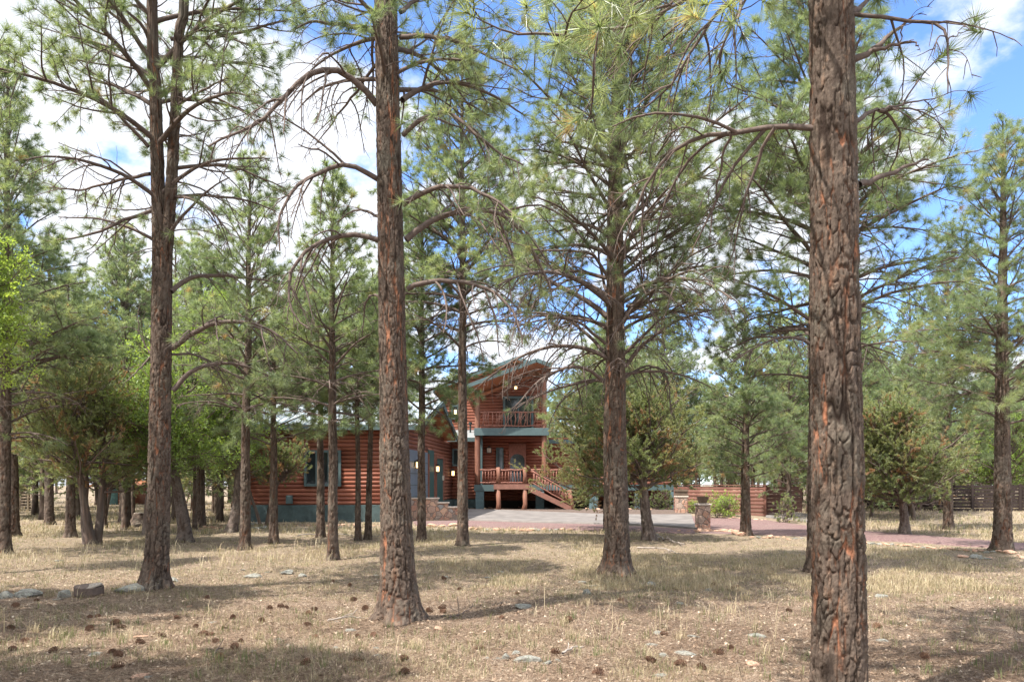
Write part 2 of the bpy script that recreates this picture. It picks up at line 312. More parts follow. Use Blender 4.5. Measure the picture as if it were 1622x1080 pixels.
# ------------------------------------------------------------------ trunk with modelled bark
def bark_field(u, v, ncell, seed):
    """u in 0..1 round the trunk, v metres: returns crack 0..1, tone, orange, height"""
    def vor(nc, ph, sd, jit=.85):
        wu = u*nc+(fbm(u*nc*1.3, v/ph*2.1, 3, sd)-.45)*.9; wv = v/ph+(fbm(u*nc*1.1+7, v/ph*1.7, 3, sd+3)-.45)*.9
        iu, iv = np.floor(wu), np.floor(wv); f1 = np.full(u.shape, 9.); f2 = np.full(u.shape, 9.); idn = np.zeros(u.shape)
        for a in (-1, 0, 1):
            for b in (-1, 0, 1):
                cu, cv = iu+a, iv+b; cm = np.mod(cu, nc); off = .5*np.mod(cv, 2)
                pu = cu+.5+(hsh(cm, cv, sd+11)-.5)*jit+off-.25; pv = cv+.5+(hsh(cm, cv, sd+12)-.5)*jit
                d = np.hypot(wu-pu, wv-pv); r = hsh(cm, cv, sd+13); m = d < f1
                f2 = np.where(m, f1, np.minimum(f2, d)); idn = np.where(m, r, idn); f1 = np.where(m, d, f1)
        return f2-f1, idn
    e1, r1 = vor(ncell, .15, seed, 1.0); e2, r2 = vor(ncell*2, .06, seed+50, 1.0)
    lay = fbm(u*ncell*1.9+fbm(u*ncell*5, v*24, 2, seed+8)*.7, v*10, 4, seed+31)*9; fr = lay-np.floor(lay); q = (np.floor(lay)+sstep(.0, .2, fr))/9
    rid = np.abs(fbm(u*ncell*.62+.35*fbm(u*ncell*2, v*7, 2, seed+5), v*1.15, 3, seed+77)-.44); rid2 = np.abs(fbm(u*ncell*1.15, v*2.6, 3, seed+79)-.44)
    fis = 1-sstep(.004, .038, rid); fis2 = 1-sstep(.004, .03, rid2)
    gate = sstep(.34, .52, fbm(u*ncell*.9+3, v*2.6, 3, seed+66)); ck = (1-sstep(.02, .2, e1))*gate; ck2 = 1-sstep(.0, .12, e2)
    org = sstep(.36, .56, fbm(u*ncell*.7, v*1.6, 4, seed+90))*np.clip(fis*1.1+.5*fis2+.3*ck, 0, 1)*sstep(.25, .5, fbm(u*ncell*3, v*16, 3, seed+93))
    deep = np.clip(np.maximum(np.maximum(fis, fis2*.7), ck*.8), 0, 1)
    h = 1.15*(1-deep)+.2*r1+.22*r2*(1-ck2)+1.0*q+.75*(fbm(u*ncell*6, v*34, 4, seed+70)-.2)
    edge = 1-sstep(.0, .3, fr); crack = np.clip(np.maximum(deep, ck2*.5)+.55*edge*sstep(.35, .55, fbm(u*ncell*2, v*9, 3, seed+4)), 0, 1)
    return crack, np.clip(.0+.25*r1+.3*r2+.6*(q-.25), 0, 1), org, h
def trunk_mesh(name, prof, seed, k, dz_near, znear, amp=.02, flare=1.5, mat=None, cellw=.055, org_k=.35):
    """prof: list (z, x, y, r) from the ground up, local coordinates"""
    prof = np.array(prof, float); H = prof[-1, 0]
    z = np.concatenate([np.arange(-.15, min(znear, H), dz_near), np.linspace(min(znear, H), H, max(6, int((H-min(znear, H))/.25)))]); z = np.unique(z)
    cx = np.interp(z, prof[:, 0], prof[:, 1]); cy = np.interp(z, prof[:, 0], prof[:, 2]); r = np.interp(z, prof[:, 0], prof[:, 3])
    ker = 1+2*max(1, int(.25/dz_near)); 
    if len(z) > ker*3:
        w = np.ones(ker)/ker
        for a in (cx, cy):
            p = np.pad(a, ker//2, mode='edge'); a[:] = np.convolve(p, w, 'valid')
    r = r*(1+(flare-1)*np.exp(-np.maximum(z, 0)/.2))
    th = np.arange(k)*2*pi/k; U, Vv = np.meshgrid(np.arange(k)/k, z); TH = U*2*pi
    nc = max(5, int(round(2*pi*prof[min(2, len(prof)-1), 3]/cellw)))
    ck, tone, org, h = bark_field(U, Vv, nc, seed)
    root = np.exp(-np.maximum(Vv, 0)/.16); lobes = 1+root*.16*np.sin(TH*3+seed*1.7)+.035*np.sin(TH*2+seed+Vv*.3)+.025*np.sin(TH*3+seed*2-Vv*.5)+.10*np.exp(-np.maximum(Vv, 0)/.13)*np.sin(TH*5+seed)
    sc = np.clip(r/prof[0, 3], .25, 1)[:, None]
    R = r[:, None]*lobes+amp*sc*(h-1.8); org = org*org_k
    V = np.stack([cx[:, None]+R*np.cos(TH), cy[:, None]+R*np.sin(TH), Vv], -1).reshape(-1, 3)
    M = len(z); j = np.arange(k)[None]; b = (np.arange(M-1)*k)[:, None]; j2 = (j+1) % k
    Q = np.stack([b+j, b+j2, b+k+j2, b+k+j], -1).reshape(-1, 4)
    return raw_mesh(name, V, [Q], mat or MT['pine_bark'], {'bark': np.stack([ck, tone, org], -1).reshape(-1, 3)}, True)

# ------------------------------------------------------------------ pine skeleton
def needles(tip, tdir, tl, n, Ln, w, rng, spread=1.0, tint=None):
    """tufts: for each twig end (N) n needles"""
    N = len(tip); T = np.repeat(tdir, n, 0); t = rng.rand(N*n)**1.3
    base = np.repeat(tip, n, 0)-T*(np.repeat(tl, n)*t)[:, None]
    rv = norm(rng.normal(0, 1, (N*n, 3))); perp = norm(np.cross(T, rv))
    a = (.95-.75*t+rng.normal(0, .15, N*n))[:, None]
    d = norm(T*a+perp*(spread*rng.uniform(.35, 1.0, N*n))[:, None]); L = (Ln*rng.uniform(.7, 1.1, N*n))[:, None]
    side = norm(np.cross(d, norm(rng.normal(0, 1, (N*n, 3)))))*w/2
    tipp = base+d*L; tipp[:, 2] -= .07*L[:, 0]
    V = np.stack([base-side, base+side, tipp], 1).reshape(-1, 3)
    tn = (np.repeat(tint, n)+rng.normal(0, .06, N*n)) if tint is not None else rng.rand(N*n)
    return V, np.repeat(np.clip(tn, 0, 1), 3)
def laterals(P, L, s0, s1, spacing, ang, lenfn, rng, flat=.25, updir=0.0, maxn=34):
    """spawn side shoots on curves P (N,M,3) of length L: returns P0, D0, len, parent idx, s"""
    N, M, _ = P.shape; cnt = np.clip(((s1-s0)*L/spacing).astype(int), 1, maxn); par = np.repeat(np.arange(N), cnt); tot = len(par)
    k = np.concatenate([np.arange(c) for c in cnt]); s = s0+(s1-s0)*(k+rng.uniform(.1, .9, tot))/cnt[par]
    f = s*(M-1); i = np.minimum(f.astype(int), M-2); u = (f-i)[:, None]; p = P[par, i]*(1-u)+P[par, i+1]*u; t = norm(P[par, i+1]-P[par, i])
    up = np.array([0, 0, 1.]); sd = norm(np.cross(t, up)+1e-4); up2 = np.cross(sd, t)
    sg = np.where((k+par) % 2 == 0, 1, -1); an = radians(ang)*rng.uniform(.7, 1.3, tot)
    ph = rng.normal(0, flat*pi, tot)
    lat = sd*(sg*np.cos(ph))[:, None]+up2*(np.sin(ph)+updir)[:, None]
    d = norm(t*np.cos(an)[:, None]+norm(lat)*np.sin(an)[:, None])
    return p, d, lenfn(L[par], s, rng), par, s
def clen(P): return np.linalg.norm(np.diff(P, axis=1), axis=2).sum(1)

def pine_geo(P1, R1, alive, rng, lod=0, nlen=.17, droop=0.0, dens=1.0, tn0=.45):
    """P1 (N,M,3) main branches. lod 0 near .. 3 far. alive (N) 0..1. returns tubes per level and needles"""
    N, M, _ = P1.shape; L1 = clen(P1); bt = rng.normal(tn0, .13, N)
    out = {'t': [(P1, R1[:, None]*np.linspace(1, .22, M)[None]**.9, np.arange(N), (7, 5, 4, 3)[lod])]}
    sp2 = (.115, .135, .17, .22)[lod]/dens; sp3 = (.095, .105, .115, .15)[lod]/dens
    p, d, l, par, s = laterals(P1, L1, .16, .98, sp2, 52, lambda L, s, r: np.clip(L*(.58-.4*s), .16, 1.25)*r.uniform(.55, 1.25, len(L)), rng, .16)
    al = alive[par]; bend = np.where(al > .5, .04, -.09-droop*.12)+rng.normal(0, .05, len(p))
    P2 = grow(p, d, l, 6, bend, .10 if lod < 2 else .08, rng); r2 = np.clip(.008*l/.5, .003, .016)
    out['t'].append((P2, r2[:, None]*np.linspace(1, .35, 7)[None], par, (4, 3, 3, 3)[lod]))
    p, d, l3, par3, s3 = laterals(P2, l, .22, 1.0, sp3, 45, lambda L, s, r: np.clip(L*(.5-.3*s), .05, .3)*r.uniform(.6, 1.3, len(L)), rng, .3)
    al3 = alive[par[par3]]; P3 = grow(p, d, l3, 3, np.where(al3 > .5, .10, -.10)+rng.normal(0, .07, len(p)), .13, rng)
    if lod < 2: out['t'].append((P3, np.linspace(.0042, .002, 4)[None]*np.ones((len(P3), 1))*(1 if lod == 0 else 1.3), par[par3], 3))
    # tufts: tips of all three levels, where the branch is alive; inner shoots are bare more often
    tips, td, tl, tt, own = [], [], [], [], []
    for (PP, pr, ss, keep) in ((P1, np.arange(N), np.ones(N), 1.), (P2, par, s, .97), (P3, par[par3], s[par3]*.6+s3*.4, .9)):
        e = PP[:, -1]; t = norm(PP[:, -1]-PP[:, -2]); a = alive[pr]; pr_keep = keep*np.clip(a*1.0, 0, 1)*np.clip(.25+1.5*(ss-.12), 0, 1)
        m = rng.rand(len(e)) < pr_keep; tips.append(e[m]); td.append(t[m]); tt.append(bt[pr][m]); own.append(pr[m])
    tips = np.concatenate(tips); td = np.concatenate(td); tt = np.concatenate(tt)
    tt = tt+rng.normal(0, .12, len(tt))+np.where(rng.rand(len(tt)) < .012, .45, 0)
    n = (66, 50, 28, 16)[lod]; w = (.0048, .0085, .013, .028)[lod]
    Vn, Tn = needles(tips, norm(td+[0, 0, .12]), np.full(len(tips), (.06, .075, .11, .16)[lod]), n, nlen*(1, 1, 1.05, 1.2)[lod], w, rng, 1.15, tt)
    out['n'] = (Vn, Tn); return out
def needle_mesh(name, Vn, Tn, mat): return raw_mesh(name, Vn, [np.arange(len(Vn)).reshape(-1, 3)], mat, {'tint': Tn})
def merge_tubes(lst):
    Vs, Qs, n = [], [], 0
    for P, R, par, k in lst:
        if len(P) == 0: continue
        V, Q = tube_arr(P, R, k); Vs.append(V); Qs.append(Q+n); n += len(V)
    return np.concatenate(Vs), np.concatenate(Qs)

def rand_branches(rng, prof, zb, H, Rmax, spacing, shape='cone', M=12, arch=.0, dead_below=None, taper=.75, per=(3, 5)):
    prof = np.array(prof, float); P0, D0, L, B, AL, R = [], [], [], [], [], []; z = zb; az = rng.uniform(0, 6)
    while z < H-.15:
        t = (z-zb)/(H-zb); nb = rng.randint(per[0], per[1]+1)
        for i in range(nb):
            zz = z+rng.normal(0, .07); a = az+2*pi*i/nb+rng.normal(0, .3)
            x = np.interp(zz, prof[:, 0], prof[:, 1]); y = np.interp(zz, prof[:, 0], prof[:, 2]); r = np.interp(zz, prof[:, 0], prof[:, 3])
            l = 1.15*Rmax*min(1, .6+t*2.2)*(1-t)**taper*rng.uniform(.65, 1.12)+.18
            el = radians(8+arch*24+38*t+rng.normal(0, 7))
            D0.append((cos(a)*cos(el), sin(a)*cos(el), sin(el))); P0.append((x, y, zz)); L.append(l)
            B.append((.03-.10*(1-t)*arch-.02)+rng.normal(0, .012)); R.append(min(.55*r, .009+.013*l)); 
            AL.append(1.0 if dead_below is None or zz > dead_below+rng.normal(0, .35) else rng.choice([0, .12, .45]))
        az += 1.1; z += spacing*rng.uniform(.7, 1.3)*(1-.35*t)
    P0 = np.array(P0); D0 = np.array(D0); L = np.array(L)
    return grow(P0, D0, L, M-1, np.array(B), .045, rng), np.array(R), np.array(AL)

def straight_prof(H, r0, lean=(0, 0), wob=.04, rng=None, tip=.012):
    z = np.linspace(0, H, 9); t = z/H
    x = lean[0]*t*H+(rng.normal(0, wob, 9)*t if rng is not None else 0); y = lean[1]*t*H+(rng.normal(0, wob, 9)*t if rng is not None else 0)
    return np.stack([z, x, y, r0*(1-t)**.8+tip], 1)

def pine_tree(label, px, py, w, H, zb, Rmax, seed, group, lod=1, d=None, arch=.6, dead=None, lean=(0, 0), spacing=.38, dens=1.0, name='pine_tree', tn=.45, per=(3, 5), r0=None):
    d = d or D(py); x = X(px, d); rng = np.random.RandomState(seed); g = g1(x, d)
    e = empty(name, (x, d, g), label, 'pine', group)
    r0 = r0 or w*d/F/2*.85; prof = straight_prof(H, r0, lean, .03, rng)
    k, dz = ((64, .018), (40, .03), (20, .09), (8, .5))[lod]
    me = trunk_mesh('trunk', prof, seed, k, dz, (7, 5.5, 5, .5)[lod], amp=(.02, .02, .02, 0)[lod], flare=1.35); link('trunk', me, e)
    P1, R1, AL = rand_branches(rng, prof, zb, H, Rmax, spacing, arch=arch, dead_below=dead, per=per)
    geo = pine_geo(P1, R1, AL, rng, lod, dens=dens, tn0=tn)
    V, Q = merge_tubes(geo['t']); link('limb', raw_mesh('limb', V, [Q], MT['twig_bark'], None, True), e)
    link('crown', needle_mesh('crown', *geo['n'], MT['pine_needles']), e)
    return e

def hero_pine(label, d, prof_px, H, explicit, rnd, seed, group, k, dz, extra=None, cellw=.055, amp=.02, flare=1.3, nl=.15, dens=1.0, tn=.45, orgk=.9):
    """prof_px: [(py, px, width)] of the trunk, top first or bottom first; explicit branches: (pixel points, depth drift, root radius, alive, droop)"""
    rng = np.random.RandomState(seed); pp = sorted([(Z(py, d), X(px, d), w*d/F/2) for py, px, w in prof_px]); x0 = np.interp(0, [p[0] for p in pp], [p[1] for p in pp])
    g = g1(x0, d); e = empty('pine_tree', (x0, d, g), label, 'pine', group)
    prof = [(z-g, x-x0, 0., r) for z, x, r in pp if z > .15]; prof = [(0., 0., 0., prof[0][3]*1.06)]+prof
    zt, xt, _, rt = prof[-1]; dx = (prof[-1][1]-prof[-3][1])/(prof[-1][0]-prof[-3][0])
    for q in (.35, .7, 1.0): prof.append((zt+(H-zt)*q, xt+dx*(H-zt)*q, 0, max(rt*(1-q)**.8, .012)))
    link('trunk', trunk_mesh('trunk', prof, seed, k, dz, 7.5, amp=amp, flare=flare, cellw=cellw, org_k=orgk), e)
    M = 14; Ps, Rs, As = [], [], []
    for pts, drift, rr, al in explicit:
        n = len(pts); q = [(X(px, d+drift*i/(n-1))-x0, drift*i/(n-1), Z(py, d+drift*i/(n-1))-g) for i, (px, py) in enumerate(pts)]
        Ps.append(resample(q, M)+rng.normal(0, .006, (M, 3))); Rs.append(rr); As.append(al)
    P1 = np.array(Ps) if Ps else np.zeros((0, M, 3)); R1 = np.array(Rs); AL = np.array(As, float)
    for (zb, Ht, Rmax, sp, arch, dead, per) in rnd:
        p, r, a = rand_branches(rng, prof, zb, Ht, Rmax, sp, arch=arch, dead_below=dead, M=M, per=per)
        P1 = np.concatenate([P1, p]) if len(P1) else p; R1 = np.concatenate([R1, r]); AL = np.concatenate([AL, a])
    geo = pine_geo(P1, R1, AL, rng, 0, droop=1.0, dens=dens, nlen=nl, tn0=tn)
    order = np.argsort(-R1*clen(P1))[:70]; big = set(order.tolist())
    for i in order:
        sub = [(P[par == i], R[par == i], None, kk) for P, R, par, kk in geo['t']]
        V, Q = merge_tubes(sub); link('branch', raw_mesh('branch', V, [Q], MT['twig_bark'], None, True), e)
    rest = np.array([i not in big for i in range(len(P1))])
    if rest.any():
        V, Q = merge_tubes([(P[rest[par]], R[rest[par]], None, kk) for P, R, par, kk in geo['t']]); link('upper_limb', raw_mesh('upper_limb', V, [Q], MT['twig_bark'], None, True), e)
    link('crown', needle_mesh('crown', *geo['n'], MT['pine_needles']), e)
    return e, x0, g


# ------------------------------------------------------------------ junipers, oaks
def stems(rng, H, R, n, r0, lean):
    P0 = np.zeros((n, 3)); a = np.arange(n)*2*pi/n+rng.uniform(0, 6); P0[:, 0] = np.cos(a)*r0*.5*(n > 1); P0[:, 1] = np.sin(a)*r0*.5*(n > 1)
    el = radians(90)-np.where(n > 1, rng.uniform(.12, .4, n), .04); D0 = np.stack([np.cos(a)*np.cos(el)+lean[0], np.sin(a)*np.cos(el)+lean[1], np.sin(el)], 1)
    return grow(P0-[0, 0, .15], D0, np.full(n, H)*rng.uniform(.75, 1, n), 11, np.full(n, .03), .07, rng)
def bush_tree(name, label, cat, pos, H, R, seed, group, kind='juniper', n=1, r0=.12, zb=.22, lod=1, lean=(0, 0), brown=.16, tn=.42, nb=None):
    rng = np.random.RandomState(seed); x, d = pos; g = g1(x, d); e = empty(name, (x, d, g), label, cat, group)
    PS = stems(rng, H*.93, R, n, r0, lean); LS = clen(PS)
    f = np.linspace(1, .12, 12)[None]**.8*r0*(1 if n == 1 else .7)*np.ones((n, 1)); f[:, 0] *= 1.4
    nb = nb or int(16*H/ n**.5); par = np.repeat(np.arange(n), nb); s = zb+(.98-zb)*rng.rand(n*nb)**.9; q = s*11; i = np.minimum(q.astype(int), 10); u = (q-i)[:, None]
    p = PS[par, i]*(1-u)+PS[par, i+1]*u; az = rng.uniform(0, 2*pi, n*nb); t = np.clip((s-zb)/(1-zb), 0, 1)
    wid = np.sqrt(np.clip(1-((t-.38)/.66)**2, .05, 1)); L = R*wid*rng.uniform(.55, 1.12, n*nb)+.12; el = np.radians(12+45*t+rng.normal(0, 12, n*nb))
    P1 = grow(p, np.stack([np.cos(az)*np.cos(el), np.sin(az)*np.cos(el), np.sin(el)], 1), L, 8, np.full(n*nb, .05), .12, rng)
    sp = (.14, .17, .24, .4)[lod]
    a, b, l2, par2, s2 = laterals(P1, L, .2, 1, sp, 50, lambda L, s, r: np.clip(L*(.55-.35*s), .12, .7)*r.uniform(.6, 1.3, len(L)), rng, .5, .15)
    P2 = grow(a, b, l2, 4, np.full(len(a), .08), .14, rng)
    a, b, l3, par3, s3 = laterals(P2, l2, .15, 1, sp*.55, 42, lambda L, s, r: np.clip(L*.45, .07, .28)*r.uniform(.6, 1.3, len(L)), rng, .5, .25)
    P3 = grow(a, b, l3, 3, np.full(len(a), .12), .12, rng)
    k = (14, 10, 7, 5)[lod]
    V, Q = tube_arr(PS, f, k)
    if n == 1 and lod < 2:
        pr = np.concatenate([PS[0]-[0, 0, 0]], 0); prof = [(z, xx, yy, r) for (xx, yy, z), r in zip(pr, f[0])]; prof[0] = (0.,)+prof[0][1:3]+(f[0][1],); prof.sort()
        link('trunk', trunk_mesh('trunk', prof, seed, 32, .03, H, .02, 1.5, MT['juniper_bark'], .05), e)
    else:
        link('trunk', raw_mesh('trunk', V, [Q], MT['juniper_bark'], {'bark': np.random.RandomState(1).rand(len(V), 3)*[.8, 1, .3]}, True), e)
    tubes = [(P1, (.006+.014*L)[:, None]*np.linspace(1, .3, 9)[None], None, 4), (P2, np.full((len(P2), 1), .006)*np.linspace(1, .4, 5)[None], None, 3)]
    if lod < 2: tubes.append((P3, np.full((len(P3), 1), .003)*np.linspace(1, .5, 4)[None], None, 3))
    V, Q = merge_tubes(tubes); link('limb', raw_mesh('limb', V, [Q], MT['twig_bark'], None, True), e)
    bt = rng.normal(tn, .13, len(P1)); bt2 = bt[par2]+rng.normal(0, .06, len(P2)); bt2 = np.where(rng.rand(len(P2)) < brown, rng.uniform(.83, 1, len(P2)), np.minimum(bt2, .78) if kind == 'juniper' else bt2)
    nc = (6, 6, 3, 2)[lod] if kind == 'juniper' else (5, 4, 3, 2)[lod]; N3 = len(P3); tt = rng.uniform(.25, 1.05, N3*nc); pp = np.repeat(P3[:, 0], nc, 0)+(np.repeat(P3[:, -1]-P3[:, 0], nc, 0))*tt[:, None]
    dd = np.repeat(norm(P3[:, -1]-P3[:, 0]), nc, 0); tint = np.repeat(bt2[par3], nc)+rng.normal(0, .05, N3*nc)
    if kind == 'juniper':
        m = (9, 9, 7, 5)[lod]; w = (.014, .019, .03, .055)[lod]; ln = (.07, .08, .10, .16)[lod]
        Vn, Tn = needles(pp, norm(dd+[0, 0, .35]), np.full(len(pp), .05), m, ln, w, rng, .75, tint)
        link('crown', raw_mesh('crown', Vn, [np.arange(len(Vn)).reshape(-1, 3)], MT['juniper_scales'], {'tint': Tn}), e)
    else:
        m = (3, 3, 2, 2)[lod]; sz = (.04, .05, .07, .1)[lod]; c = np.repeat(pp, m, 0)+rng.normal(0, .05, (len(pp)*m, 3)); K = len(c)
        a1 = norm(np.repeat(dd, m, 0)+rng.normal(0, .7, (K, 3))); b1 = norm(np.cross(a1, norm(rng.normal(0, .5, (K, 3))+[0, 0, 1]))); sr = sz*rng.uniform(.7, 1.3, (K, 1)); up = np.cross(a1, b1)
        V = np.stack([c, c+a1*sr*.7+b1*sr*.45+up*sr*.1, c+a1*sr*1.0+b1*sr*.12, c+a1*sr*1.6, c+a1*sr*1.0-b1*sr*.12, c+a1*sr*.7-b1*sr*.45+up*sr*.1], 1).reshape(-1, 3)
        ix = np.arange(K)[:, None]*6; T = np.concatenate([ix+[0, 1, 2, 3], ix+[0, 3, 4, 5]])
        link('crown', raw_mesh('crown', V, [T], MT['oak_leaf'], {'tint': np.repeat(np.clip(np.repeat(tint, m)+rng.normal(0, .1, K), 0, 1), 6)}), e)
    return e

# ------------------------------------------------------------------ ground, drive, gravel
def build_ground():
    def axis(lim, n, fine, p): t = np.linspace(-1, 1, n); return np.sign(t)*(fine*np.abs(t)+(lim-fine)*np.abs(t)**p)
    xs = axis(320, 420, 30, 5); ty = np.linspace(0, 1, 420); ys = -25+ty*70+380*ty**7; Xg, Yg = np.meshgrid(xs, ys); Zg = gz(Xg, Yg)
    straw = np.clip(sstep(9.5, 12.5, Yg+2.5*(fbm(Xg*.5, Yg*.5, 3, 21)-.5))*.9+.9*sstep(.52, .62, fbm(Xg*.6, Yg*.6, 3, 33)), 0, 1)
    straw = .8*straw*(1-.8*sstep(.5, .62, fbm(Xg*.16, Yg*.2, 3, 44)))
    n, m = Xg.shape; i = (np.arange(n-1)*m)[:, None]+np.arange(m-1)[None]
    me = raw_mesh('ground', np.stack([Xg, Yg, Zg], -1).reshape(-1, 3), [np.stack([i, i+1, i+m+1, i+m], -1).reshape(-1, 4)], MT['forest_floor'], {'straw': straw.ravel()}, True)
    tag(link('ground', me), kind='structure')
def drape(name, near, far, mat, off, nx=60, ny=14, cut=None):
    a = resample_lin(near, nx); b = resample_lin(far, nx); V = []
    rng = np.random.RandomState(7)
    for j in range(ny):
        t = j/(ny-1); p = a*(1-t)+b*t
        if j in (0, ny-1) and mat != MT['concrete']: p = p+rng.normal(0, .05, p.shape)
        z = gz(p[:, 0], p[:, 1])+off-(.05 if j in (0, ny-1) and mat != MT['concrete'] else 0); V.append(np.stack([p[:, 0], p[:, 1], z], 1))
    V = np.concatenate(V); i = (np.arange(ny-1)*nx)[:, None]+np.arange(nx-1)[None]; Q = np.stack([i, i+1, i+nx+1, i+nx], -1).reshape(-1, 4); Fs = [Q]
    if mat == MT['concrete']:
        n0 = len(V); low = V[:nx]-[0, 0, .14]; V = np.concatenate([V, low]); k = np.arange(nx-1); Fs.append(np.stack([n0+k, n0+k+1, k+1, k], 1))
    return tag(link(name, raw_mesh(name, V, Fs, mat, None, True)), kind='structure')
def resample_lin(pts, n):
    pts = np.array(pts, float); s = np.concatenate([[0], np.cumsum(np.linalg.norm(np.diff(pts, axis=0), axis=1))]); q = np.linspace(0, s[-1], n); return np.stack([np.interp(q, s, pts[:, 0]), np.interp(q, s, pts[:, 1])], 1)
def gp(px, py, g=0.0):
    d = (EYE-g)*F/(py-HOR); return (X(px, d), d)
build_ground()
drape('driveway', [gp(735, 819, .15), gp(850, 823, .12), gp(960, 828, .06), gp(1040, 833), gp(1104, 838)], [gp(735, 807, .2), gp(850, 810.5, .2), gp(960, 814, .17), gp(1030, 815, .15), gp(1095, 816.5, .1)], MT['concrete'], .06)
drape('gravel', [gp(655, 832), gp(740, 835), gp(860, 838), gp(980, 842), gp(1100, 846)], [gp(655, 820, .15), gp(735, 819, .15), gp(850, 823, .12), gp(960, 828, .06), gp(1104, 838)], MT['red_cinder'], .022)
drape('planting_bed', [gp(735, 807, .2), gp(850, 810.5, .2), gp(960, 814, .17), gp(1030, 815, .15), gp(1095, 816.5, .1)], [(-2.3, 39.3), (0, 39.3), (4, 39.3), (8, 39.3), (9.5, 39.0)], MT['mulch'], .02)
drape('gravel_path', [gp(1108, 846), gp(1200, 849), gp(1300, 852), gp(1430, 859), gp(1622, 874), gp(1760, 884)], [gp(1095, 816.5, .1), gp(1210, 822, .03), gp(1300, 835), gp(1430, 846), gp(1622, 861), gp(1760, 868)], MT['red_cinder'], .03)
drape('concrete_path', [gp(1213, 822), gp(1250, 824), gp(1330, 832)], [gp(1213, 816), gp(1250, 817), gp(1330, 824)], MT['concrete'], .06, 20, 4)

# ------------------------------------------------------------------ log house
def logs(mb, p0, p1, z0, z1, pitch, nrm, holes=(), top=None, rad=None):
    """half-round logs from p0 to p1 (x, y), rows between z0 and z1, bulging along nrm; holes (s0, s1, z0, z1) in metres along the wall; top(s) the roof height"""
    p0 = np.array(p0, float); p1 = np.array(p1, float); Lw = np.linalg.norm(p1-p0); t = (p1-p0)/Lw; nr = np.array(nrm, float); n = int(round((z1-z0)/pitch)); pitch = (z1-z0)/n; k = 6
    for r in range(n):
        a, b = z0+r*pitch, z0+(r+1)*pitch; spans = [(0., Lw)]
        if top is not None:
            ss = np.linspace(0, Lw, 160); ok = np.array([top(q) for q in ss]) > b-.02
            if not ok.any(): continue
            spans = [(ss[ok].min(), ss[ok].max())]
        for h in holes:
            if h[3] <= a+.03 or h[2] >= b-.03: continue
            ns = []
            for u, v in spans:
                if h[1] <= u or h[0] >= v: ns.append((u, v)); continue
                if h[0]-u > .02: ns.append((u, h[0]))
                if v-h[1] > .02: ns.append((h[1], v))
            spans = ns
        for u, v in spans:
            V = []
            for s in (u, v):
                for i in range(k+1):
                    ph = -pi/2+pi*i/k; o = .075*cos(ph)+(.0 if i not in (0, k) else -.01); q = p0+t*s+nr*o; V.append((q[0], q[1], (a+b)/2+sin(ph)*pitch*.5))
            mb.add(V, [(i, i+1, k+1+i+1, k+1+i) for i in range(k)]+[tuple(range(k+1))[::-1], tuple(range(k+1, 2*k+2))])
    return mb
def frame_win(parent, x0, x1, z0, z1, y, nv=1, fr=.11, label=None, pane='window_glass'):
    m = MB()
    for a, b, c, d_ in ((x0, x0+fr, z0, z1), (x1-fr, x1, z0, z1), (x0+fr, x1-fr, z1-fr, z1), (x0+fr, x1-fr, z0, z0+fr)): m.box(a, b, y-.13, y+.02, c, d_)
    w = m.build('window', MT['teal_trim'], parent)
    MB().box(x0+fr, x1-fr, y-.05, y-.03, z0+fr, z1-fr).build('pane', MT[pane], w)
    if nv > 1:
        m = MB()
        for i in range(1, nv): xx = x0+(x1-x0)*i/nv; m.box(xx-.04, xx+.04, y-.11, y-.052, z0+fr, z1-fr)
        m.build('mullion', MT['teal_trim'], w)
    return w
def lantern(parent, x, y, z, sc=1.0, nrm=(0, -1), lit=True):
    m = MB(); nx, ny = nrm; c = (x+nx*.16, y+ny*.16)
    m.box(x-.05, x+.05, y-.05, y+.05, z-.1, z+.12); m.bar((x, y, z+.1), (c[0], c[1], z+.2), .03, .03)
    s = .085*sc; m.box(c[0]-s-.02, c[0]+s+.02, c[1]-s-.02, c[1]+s+.02, z-.2, z-.175); m.box(c[0]-s-.02, c[0]+s+.02, c[1]-s-.02, c[1]+s+.02, z+.08, z+.1); m.box(c[0]-.05, c[0]+.05, c[1]-.05, c[1]+.05, z+.1, z+.2)
    for sx in (-1, 1):
        for sy in (-1, 1): m.box(c[0]+sx*s-.01, c[0]+sx*s+.01, c[1]+sy*s-.01, c[1]+sy*s+.01, z-.175, z+.08)
    l = m.build('wall_lantern', MT['iron'], parent); MB().box(c[0]-s+.015, c[0]+s-.015, c[1]-s+.015, c[1]+s-.015, z-.17, z+.075).build('lamp_glass', MT['lamp_glow'] if lit else MT['cap_stone'], l); return l
def railing(parent, a, b, z0, z1, step=.16, seed=0, gnarly=False, posts=True, slope=0.0, name='railing'):
    """rail between two plan points; slope adds height from a to b"""
    rng = random.Random(seed); a = np.array(a, float); b = np.array(b, float); L = np.linalg.norm(b-a); m = MB(); n = int(L/step)
    P = lambda s, z: (a[0]+(b[0]-a[0])*s, a[1]+(b[1]-a[1])*s, z+slope*s)
    w = .02
    for z in (z0+.12, z1): m.rod([np.array(P(i/8, z))+[0, 0, rng.uniform(-w, w)] for i in range(9)], .045 if z == z1 else .035, 7)
    for i in range(1, n):
        s = i/n; j = (lambda: rng.uniform(-.06, .06)) if gnarly else (lambda: rng.uniform(-.012, .012)); s2 = s+j()/L*1.6
        m.rod([P(s, z0+.12), P((s+s2)/2+j()/L, (z0+z1)/2+.06), P(s2, z1)], .026 if not gnarly else rng.uniform(.018, .034), 6)
    if gnarly:
        for i in range(int(L/.5)):
            s = rng.random()*.9; m.rod([P(s, z0+.14), P(s+.04, z0+.45+rng.uniform(-.1, .1)), P(min(1, s+rng.uniform(.06, .13)), z1-.02)], .018, 5)
    return m.build(name, MT['rail_wood'], parent, True)

